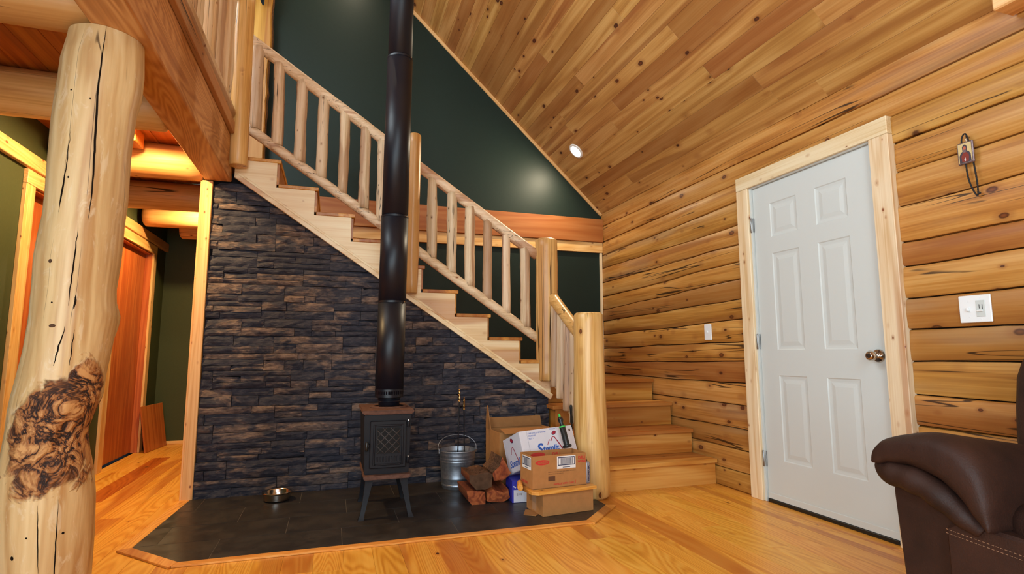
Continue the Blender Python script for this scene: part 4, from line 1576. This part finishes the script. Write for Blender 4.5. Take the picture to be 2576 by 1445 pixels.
# left face: u runs along y
barcode(ub, .022, .105, .125, .072, 0, 'left', 5)
text('red_print', 'DELI', .024, M_INKRED, ub, (.300, -.0006, .152), FRONT, bold=.0009)
text('red_print', 'WORLD', .0155, M_INKRED, ub, (.298, -.0006, .134), FRONT, bold=.0009)
text('red_print', 'DELI', .028, M_INKRED, ub, (.215, UD - .0046, .150), FRONT, bold=.0009)
flat_poly('red_oval', [(.063 + .046 * math.cos(a * math.pi / 8), .148 + .015 * math.sin(a * math.pi / 8)) for a in range(16)], M_INKRED, ub, 0)
text('red_oval_print', 'GOLDEN', .016, M_CARD, ub, (.034, -.0008, .143), FRONT)
flat_poly('red_oval', [(.115 + .05 * math.cos(a * math.pi / 8), .160 + .015 * math.sin(a * math.pi / 8)) for a in range(16)], M_INKRED, ub, UD - .0042)
text('brown_print', 'KEEP IN A COOL DRY PLACE AND HANDLE WITH CARE', .0072, M_INKBROWN, ub, (.10, -.0006, .088), FRONT)
text('brown_print', 'DISTRIBUTED BY PACKING CO', .0072, M_INKBROWN, ub, (.10, -.0006, .077), FRONT)
flat_poly('brown_stamp', rect(.100, .040, .145, .067), M_INKBROWN, ub, 0)
text('red_print', 'HANDLE WITH CARE', .014, M_INKRED, ub, (.135, -.0006, .016), FRONT, bold=.0004)
text('red_print', '1', .026, M_INKRED, ub, (.272, -.0006, .015), FRONT, bold=.001)
text('red_print', 'THIS END', .021, M_INKRED, ub, (-.0006, .160, .020), LEFT, bold=.0005)
# spray can standing on the board behind the carton's corner
sc_ = empty('spray_can', (2.5535, -.955, BZ), label='grey spray can marked premium beside the open box', cat='spray can')
lathe('can_body', [(0, 0), (.0195, 0), (.0205, .003), (.0205, .112), (.0185, .118), (.0125, .123), (0, .123)], M_CAN, sc_, (2.5535, -.955, BZ), 24)
lathe('nozzle', [(.004, .123), (.0055, .124), (.0055, .131), (.002, .134), (.0015, .150), (0, .150)], M_INKBROWN, sc_, (2.5535, -.955, BZ), 12)
o = text('lettering', 'PREMIUM', .022, M_INKNAVY, sc_, (.0135, -.0162, .010), (math.pi / 2, -math.pi / 2, .40), bold=.0006)

# blue and white carton at the back left of the pile
bw = empty('blue_carton', (2.150, -.722, HZ), (0, 0, math.radians(-4)), label='small blue and white carton squeezed behind the brown boxes', cat='carton')
box('carton', (0, 0, 0), (.15, .17, .136), M_BLUEBOX, bw, .002, local=True)
flat_poly('white_panel', rect(.010, .002, .149, .078), M_CARTON, bw, 0)
text('stamp', '2102', .017, M_INKBROWN, bw, (.030, -.0006, .045), FRONT)
flat_poly('white_swoosh', [(.006, .098), (.022, .088), (.026, .092), (.010, .104)], M_CARTON, bw, 0)

# white apple carton, leaning back
wx = empty('apple_carton', (2.2075, -.822, .237), (math.radians(-20.7), math.radians(-2.65), math.radians(9)), label='white fruit carton with blue Stemilt lettering leaning behind the pile', cat='cardboard box')
wx['label'] = 'white fruit carton with blue script and red mountain line leaning behind the pile'
WW, WD, WH = .396, .25, .225
open_carton(wx, WW, WD, WH, .004, M_CARTON, M_CARTON)
text('lettering', 'S', .092, M_INKBLUE, wx, (.100, -.0006, .070), FRONT, shear=.25, bold=.0022)
text('lettering', 'temilt', .050, M_INKBLUE, wx, (.146, -.0006, .082), FRONT, shear=.2, bold=.0016)


def stroke(name, pts, w, mat, parent, off, face='front'):
    V, F = [], []
    n = len(pts)
    for i, (a, b) in enumerate(pts):
        p, q = pts[max(i - 1, 0)], pts[min(i + 1, n - 1)]
        d = Vector((q[0] - p[0], q[1] - p[1])).normalized()
        k = w * (.6 + .8 * i / n)
        for s in (-1, 1):
            u, z = a - d.y * k * s / 2, b + d.x * k * s / 2
            V.append((u, off, z) if face == 'front' else (off, u, z))
    for i in range(n - 1):
        F.append((2 * i, 2 * i + 1, 2 * i + 3, 2 * i + 2))
    return mesh_obj(name, V, F, mat, parent, (0, 0, 0), local=True)


mt = [(.186, .118), (.200, .142), (.209, .150), (.217, .141), (.228, .160), (.238, .168), (.248, .163), (.268, .128), (.290, .084)]
stroke('mountain_line', mt, .006, M_INKCRIM, wx, -.0006)


def beetle(u, z, off, face, k=1.0):
    flat_poly('fruit_mark', [(u + k * (.0175 * math.cos(a * math.pi / 8)), z + k * (.0125 * math.sin(a * math.pi / 8) + .005 * math.cos(a * math.pi / 8))) for a in range(16)], M_INKNAVY, wx, off, face)
    flat_poly('fruit_mark', [(u + .001 + k * (.0145 * math.cos(a * math.pi / 8)), z + .001 + k * (.0098 * math.sin(a * math.pi / 8) + .004 * math.cos(a * math.pi / 8))) for a in range(16)], M_INKCRIM, wx, off - .0003, face)


beetle(.250, .190, 0, 'front')
text('small_print', 'ONE VOLUME BUSHEL', .0135, M_INKBLUE, wx, (.060, -.0006, .200), FRONT)
text('small_print', 'PREMIUM', .0135, M_INKBLUE, wx, (.060, -.0006, .184), FRONT)
text('small_print', 'SIZE 1', .0135, M_INKBLUE, wx, (.060, -.0006, .168), FRONT)
text('small_print', 'PRODUCE', .0125, M_INKBLUE, wx, (.222, -.0006, .212), FRONT)
flat_poly('small_mark', [(.252 + .008 * math.cos(a * math.pi / 5), .203 - .006 + .007 * math.sin(a * math.pi / 5)) for a in range(10)], M_INKBLUE, wx, 0)
flat_poly('small_mark', rect(.366, .188, .378, .204), M_INKBROWN, wx, 0)
stroke('fold_line', [(.054, .223), (.054, .002)], .0012, M_INKNAVY, wx, -.0005)
stroke('fold_line', [(.318, .223), (.318, .002)], .0012, M_INKNAVY, wx, -.0005)
stroke('mountain_line', [(.175, .105), (.166, .120), (.158, .115), (.140, .150), (.128, .155), (.116, .140), (.075, .055)], .006, M_INKCRIM, wx, -.0006, 'left')
beetle(.125, .195, 0, 'left', 1.2)
text('lettering', 'Stemilt', .062, M_INKBLUE, wx, (-.0006, .210, .035), LEFT, shear=.2, bold=.0014)

# black hand torch resting on the white carton, and a dark tool handle behind
tb = empty('hand_pump', (2.478, -.842, .350), (math.radians(-20), math.radians(-7), 0), label='black hand pump with lime green ring leaning on the white carton', cat='hand pump')
tb.scale = (1.12, 1.12, 1.12)
lathe('foot', [(0, 0), (.024, 0), (.0265, .004), (.0265, .010), (.022, .014), (0, .014)], M_BLACKPL, tb, (0, 0, 0), 24, local=True)
lathe('barrel', [(.0175, .013), (.0175, .110), (.0155, .114), (0, .114)], M_BLACKPL, tb, (0, 0, 0), 24, local=True)
lathe('lime_ring', [(.0178, .112), (.0190, .113), (.0190, .119), (.0178, .120)], M_LIME, tb, (0, 0, 0), 24, local=True)
lathe('neck', [(.012, .114), (.0125, .128), (.0105, .140), (.0155, .150), (.0165, .160), (.0125, .170), (.007, .174), (0, .174)], M_BLACKPL, tb, (0, 0, 0), 20, local=True)
lathe('lime_tip', [(.0065, .172), (.0065, .182), (.004, .192), (0, .193)], M_LIME, tb, (0, 0, 0), 14, local=True)
ring_tube('tool_handle', [((2.640, -.56, HZ + .001), .006), ((2.577, -.690, .475), .006), ((2.576, -.692, .485), .0105), ((2.571, -.70, .53), .0085), ((2.566, -.708, .585), .0105), ((2.565, -.71, .598), .008)], M_BLACKPL, None, n=14,
          label='dark tool handle sticking up behind the white carton', cat='tool')

# tall brown carton with raised flaps behind the pile
bb = empty('cardboard_box', (2.165, -.395, HZ), (0, 0, math.radians(3)), label='brown cardboard box with raised flaps against the stone wall', cat='cardboard box')
open_carton(bb, .45, .30, .385, .005, M_CARD, M_CARDIN)
prism('flap', [(.0, .385), (.445, .385), (.432, .458), (.025, .458)], 'y', .285, .290, M_CARDIN, bb, local=True)
fl = prism('flap', [(.18, .385), (.295, .385), (.285, .46), (.27, .55), (.255, .545)], 'x', -.004, .001, M_CARDIN, bb, local=True)
fl2 = prism('flap', [(.01, 0), (.375, 0), (.365, .075), (.02, .075)], 'z', -.002, .002, M_CARD, bb, local=True)
fl2.location = (.19, -.032, .398)
fl2.rotation_euler = (math.radians(-160), 0, 0)

# ------------------------------------------------------------------ wall plates, icon
sw = empty('light_switch', (XR - .012, -.634, 1.097), label='narrow white light switch plate on the logs beside the door hinges', cat='light switch')
box('plate', (XR - .017, -.634 - .040, 1.097 - .060), (XR - .009, -.634 + .040, 1.097 + .060), M_PLASTIC, sw, .003)
box('toggle', (XR - .027, -.634 - .005, 1.092), (XR - .016, -.634 + .005, 1.108), M_PLASTIC, sw, .002)
s2 = empty('light_switch', (XR - .012, -2.462, 1.132), label='wide white double switch plate right of the door casing', cat='light switch')
s2['label'] = 'wide white double switch plate below the hanging icon'
box('plate', (XR - .018, -2.462 - .064, 1.132 - .060), (XR - .009, -2.462 + .064, 1.132 + .060), M_PLASTIC, s2, .003)
box('toggle', (XR - .030, -2.438 - .005, 1.122), (XR - .017, -2.438 + .005, 1.138), M_PLASTIC, s2, .002)
box('rocker_frame', (XR - .020, -2.486 - .018, 1.132 - .036), (XR - .0175, -2.486 + .018, 1.132 + .036), M_WHITE, s2, .001)
box('slider', (XR - .026, -2.486 - .010, 1.118), (XR - .0195, -2.486 + .014, 1.126), M_PLASTIC, s2, .002)
box('slider_slot', (XR - .0208, -2.486 - .009, 1.128), (XR - .0198, -2.486 - .007, 1.150), M_INKBLACK, s2, 0)
box('slider_slot', (XR - .0208, -2.486 + .003, 1.132), (XR - .0198, -2.486 + .005, 1.150), M_INKBLACK, s2, 0)
for dy, dz in ((.024, .034), (.024, -.034), (-.024, .048), (-.024, -.048)):
    lathe('screw', [(0, .0012), (.003, .001), (.0035, 0)], M_PLASTIC, s2, (XR - .018, -2.462 + dy, 1.132 + dz), 10, rot=(0, -math.pi / 2, 0))

ic = empty('hanging_icon', (XR - .02, -2.495, 1.83), label='small framed icon pendant hanging on a black beaded cord', cat='icon')
IX = XR - .020
icy, icz = -2.495, 1.832
wire('hook', [((IX + .02, icy - .006, 1.905), .0018), ((IX - .004, icy - .006, 1.905), .0018), ((IX - .006, icy - .006, 1.875), .0018)], M_CHROME, ic, n=6)
loop = [((IX - .003, icy + .016, 1.865)), ((IX - .004, icy + .012, 1.90)), ((IX - .004, icy + .002, 1.918)), ((IX - .004, icy - .008, 1.912)), ((IX - .003, icy - .018, 1.865))]
tail = [((IX, icy + .008, 1.80)), ((IX, icy + .004, 1.72)), ((IX, icy - .010, 1.66)), ((IX, icy - .026, 1.628)), ((IX, icy - .030, 1.66)), ((IX, icy - .028, 1.72)), ((IX, icy - .022, 1.80))]


def smooth_path(P, k=8):
    out = []
    P = [Vector(p) for p in P]
    for i in range(len(P) - 1):
        p0, p1, p2, p3 = P[max(i - 1, 0)], P[i], P[i + 1], P[min(i + 2, len(P) - 1)]
        for j in range(k):
            t = j / k
            out.append(.5 * ((2 * p1) + (p2 - p0) * t + (2 * p0 - 5 * p1 + 4 * p2 - p3) * t * t + (3 * p1 - p0 - 3 * p2 + p3) * t ** 3))
    return out + [P[-1]]


for nm, P in (('cord', loop), ('cord', tail)):
    q = smooth_path(P)
    wire(nm, [(p, .0028 + .0008 * (i % 2)) for i, p in enumerate(q)], M_CORD, ic, n=6)
lathe('knot', [(0, -.006), (.006, -.003), (.006, .003), (0, .006)], M_CORD, ic, (IX, icy - .034, 1.637), 10)
M_SILVER = plain('tarnished_silver', (120, 100, 100), .4, metal=.6, mottled=.3, scale=120)
M_GOLDG = plain('gold_ground', (206, 178, 122), .5)
M_ROBE = plain('dark_hood', (66, 54, 62), .7)
M_ROBE2 = plain('red_robe', (128, 44, 30), .7)
M_SKIN = plain('icon_skin', (188, 96, 66), .7)
fr = box('frame', (IX - .010, icy - .033, icz - .052), (IX, icy + .033, icz + .048), M_SILVER, ic, .003)
box('picture', (IX - .0112, icy - .027, icz - .044), (IX - .0098, icy + .027, icz + .042), M_GOLDG, fr, 0)


def icon_shape(pts, mat, off, nm='painted_figure'):
    prism(nm, [(icy - u, icz + v) for u, v in pts], 'x', IX - .0115 - off, IX - .0110 - off, mat, fr)


icon_shape([(-.024, -.044), (.024, -.044), (.023, -.012), (.016, .002), (.009, .006), (.010, .026), (.004, .036), (-.004, .036), (-.010, .026), (-.009, .006), (-.016, .002), (-.023, -.012)], M_ROBE, 0)
icon_shape([(-.013, -.042), (.013, -.042), (.016, -.016), (.006, .000), (-.006, .000), (-.016, -.016)], M_ROBE2, .0003)
icon_shape([(-.005, .012), (.005, .012), (.0055, .024), (0, .029), (-.0055, .024)], M_SKIN, .0003)
icon_shape([(-.006, .000), (.006, .000), (.0055, .013), (-.0055, .013)], M_SILVER, .0005, 'painted_beard')
icon_shape([(-.001, -.040), (.001, -.040), (.001, -.024), (-.001, -.024)], M_PAPER, .0006, 'painted_cross')
icon_shape([(-.004, -.032), (.004, -.032), (.004, -.030), (-.004, -.030)], M_PAPER, .0006, 'painted_cross')

# board leaning in the hall corner
lb = box('leaning_board', (-.680, 2.06, .001), (-.668, 2.54, .44), W_DOOR['Z'], None, .002, rot=(0, math.radians(0), math.radians(8)),
         label='brown board leaning against the hall wall past the far door', cat='board')
lb.rotation_euler = (0, math.radians(-9), math.radians(-7))
lb.location = (-.615, 2.30, .218)

# ------------------------------------------------------------------ recliner armchair
ch = empty('armchair', (3.3, -2.95, 0), label='dark brown leather recliner with a padded arm', cat='armchair')
AX = 2.97


def blob(name, c, s, mat, parent, e=2.6, nu=28, nv=18, rot=None, dimple=0.0, seed=0):
    """superellipsoid cushion"""
    V, F = [], []
    f = lambda v, p: math.copysign(abs(v) ** p, v)
    p = 2 / e
    for i in range(nv + 1):
        th = -math.pi / 2 + math.pi * i / nv
        for j in range(nu):
            ph = 2 * math.pi * j / nu
            q = Vector((s[0] * f(math.cos(th), p) * f(math.cos(ph), p), s[1] * f(math.cos(th), p) * f(math.sin(ph), p), s[2] * f(math.sin(th), p)))
            if dimple:
                q *= 1 + dimple * mnoise.noise(q * 9 + Vector((seed, 0, 0)))
            V.append(q)
    for i in range(nv):
        for j in range(nu):
            F.append((i * nu + j, i * nu + (j + 1) % nu, (i + 1) * nu + (j + 1) % nu, (i + 1) * nu + j))
    o = mesh_obj(name, V, F, mat, parent, c, rot, smooth=True)
    return o


# arm body under the pad, its front panel narrowing slightly to the floor
prism('arm_panel', [(-2.634, .02), (-2.845, .02), (-2.855, .40), (-2.815, .455), (-2.735, .505), (-2.665, .520), (-2.618, .505), (-2.606, .46)], 'x', AX, 3.62, M_LEATHER, ch, .012)
# pad: a thick cushion over the arm that drapes down towards the seat, and a roll under its front edge
UP = [(-2.590, .560), (-2.593, .603), (-2.626, .640), (-2.69, .662), (-2.77, .676), (-2.84, .672), (-2.90, .640), (-2.94, .580), (-2.958, .500), (-2.960, .420)]
LW = [(-2.596, .548), (-2.615, .545), (-2.65, .548), (-2.70, .550), (-2.76, .543), (-2.81, .522), (-2.85, .492), (-2.88, .462), (-2.905, .435), (-2.945, .405)]
up = [Vector((q.x, q.y)) for q in smooth_path([(a, b, 0) for a, b in UP], 4)]
lw = [Vector((q.x, q.y)) for q in smooth_path([(a, b, 0) for a, b in LW], 4)]
ring = up + lw[::-1]
spine = [(a + b) / 2 for a, b in zip(up, lw)]
spine = spine + spine[::-1]
V, F = [], []
RX = [(AX - .072, .62), (AX - .066, .36), (AX - .050, .17), (AX - .025, .05), (AX + .01, 0), (AX + .12, 0), (AX + .30, 0), (3.50, 0), (3.58, .15), (3.61, .5)]
for xx, ins in RX:
    drop = .085 * max(0, (xx - AX) / .6)
    for p, c_ in zip(ring, spine):
        q = p + (c_ - p) * ins
        wr = .004 * mnoise.noise(Vector((q.x * 22, q.y * 22, xx * 9)))
        V.append(Vector((xx + wr, q.x + wr, q.y - drop + wr)))
nn = len(ring)
for i in range(len(RX) - 1):
    for j in range(nn):
        F.append((i * nn + j, i * nn + (j + 1) % nn, (i + 1) * nn + (j + 1) % nn, (i + 1) * nn + j))
h = len(up)
for base in (0, (len(RX) - 1) * nn):
    for j in range(h - 1):
        F.append((base + j, base + j + 1, base + nn - 2 - j, base + nn - 1 - j))
c = Vector((AX, -2.75, .58))
o = mesh_obj('arm_pad', [v - c for v in V], F, M_LEATHER, ch, c)
soft(o, 70)
q = smooth_path([(AX - .012, -2.600, .546), (AX - .030, -2.624, .522), (AX - .034, -2.68, .518), (AX - .034, -2.75, .503), (AX - .034, -2.815, .468), (AX - .030, -2.87, .425), (AX - .016, -2.905, .395)], 6)
o = wire('pad_roll', [(p, (.016 + .031 * math.sin(math.pi * min(1, max(0, (i + 8) / (len(q) + 11))))) * (1 + .05 * math.sin(i * .9))) for i, p in enumerate(q)], M_LEATHER, ch, n=16)
md = o.modifiers.new('sub', 'SUBSURF')
md.levels = md.render_levels = 1
# seat, front panel with double stitching, back cushion
prism('front_panel', [(-2.800, .02), (-3.55, .02), (-3.55, .36), (-3.0, .408), (-2.845, .415), (-2.800, .385)], 'x', AX - .03, AX + .06, M_LEATHER, ch, .010)
blob('seat_cushion', (3.30, -3.16, .42), (.34, .30, .09), M_LEATHER, ch, 3.2)
blob('back_cushion', (3.590, -3.115, .72), (.105, .44, .33), M_LEATHER, ch, 3.4, rot=(0, math.radians(10), 0), dimple=.03, seed=4)
M_THREAD = plain('tan_thread', (150, 112, 84), .8)
for dz in (0, -.012):
    V, F = [], []
    n = 60
    for i in range(n):
        t0, t1 = i / n, (i + .62) / n
        def P(t):
            y = -2.803 - .70 * t
            z = .378 + dz - .036 * t ** .8 * (1 if t < 1 else 1) - .10 * t * t * .3
            return y, z
        (ya, za), (yb, zb) = P(t0), P(t1)
        k = len(V)
        V += [(AX - .0306, ya, za), (AX - .0306, yb, zb), (AX - .0306, yb, zb + .0016), (AX - .0306, ya, za + .0016)]
        F.append((k, k + 1, k + 2, k + 3))
    c = Vector((AX - .03, -2.95, .36))
    mesh_obj('stitching', [Vector(v) - c for v in V], F, M_THREAD, ch, c)
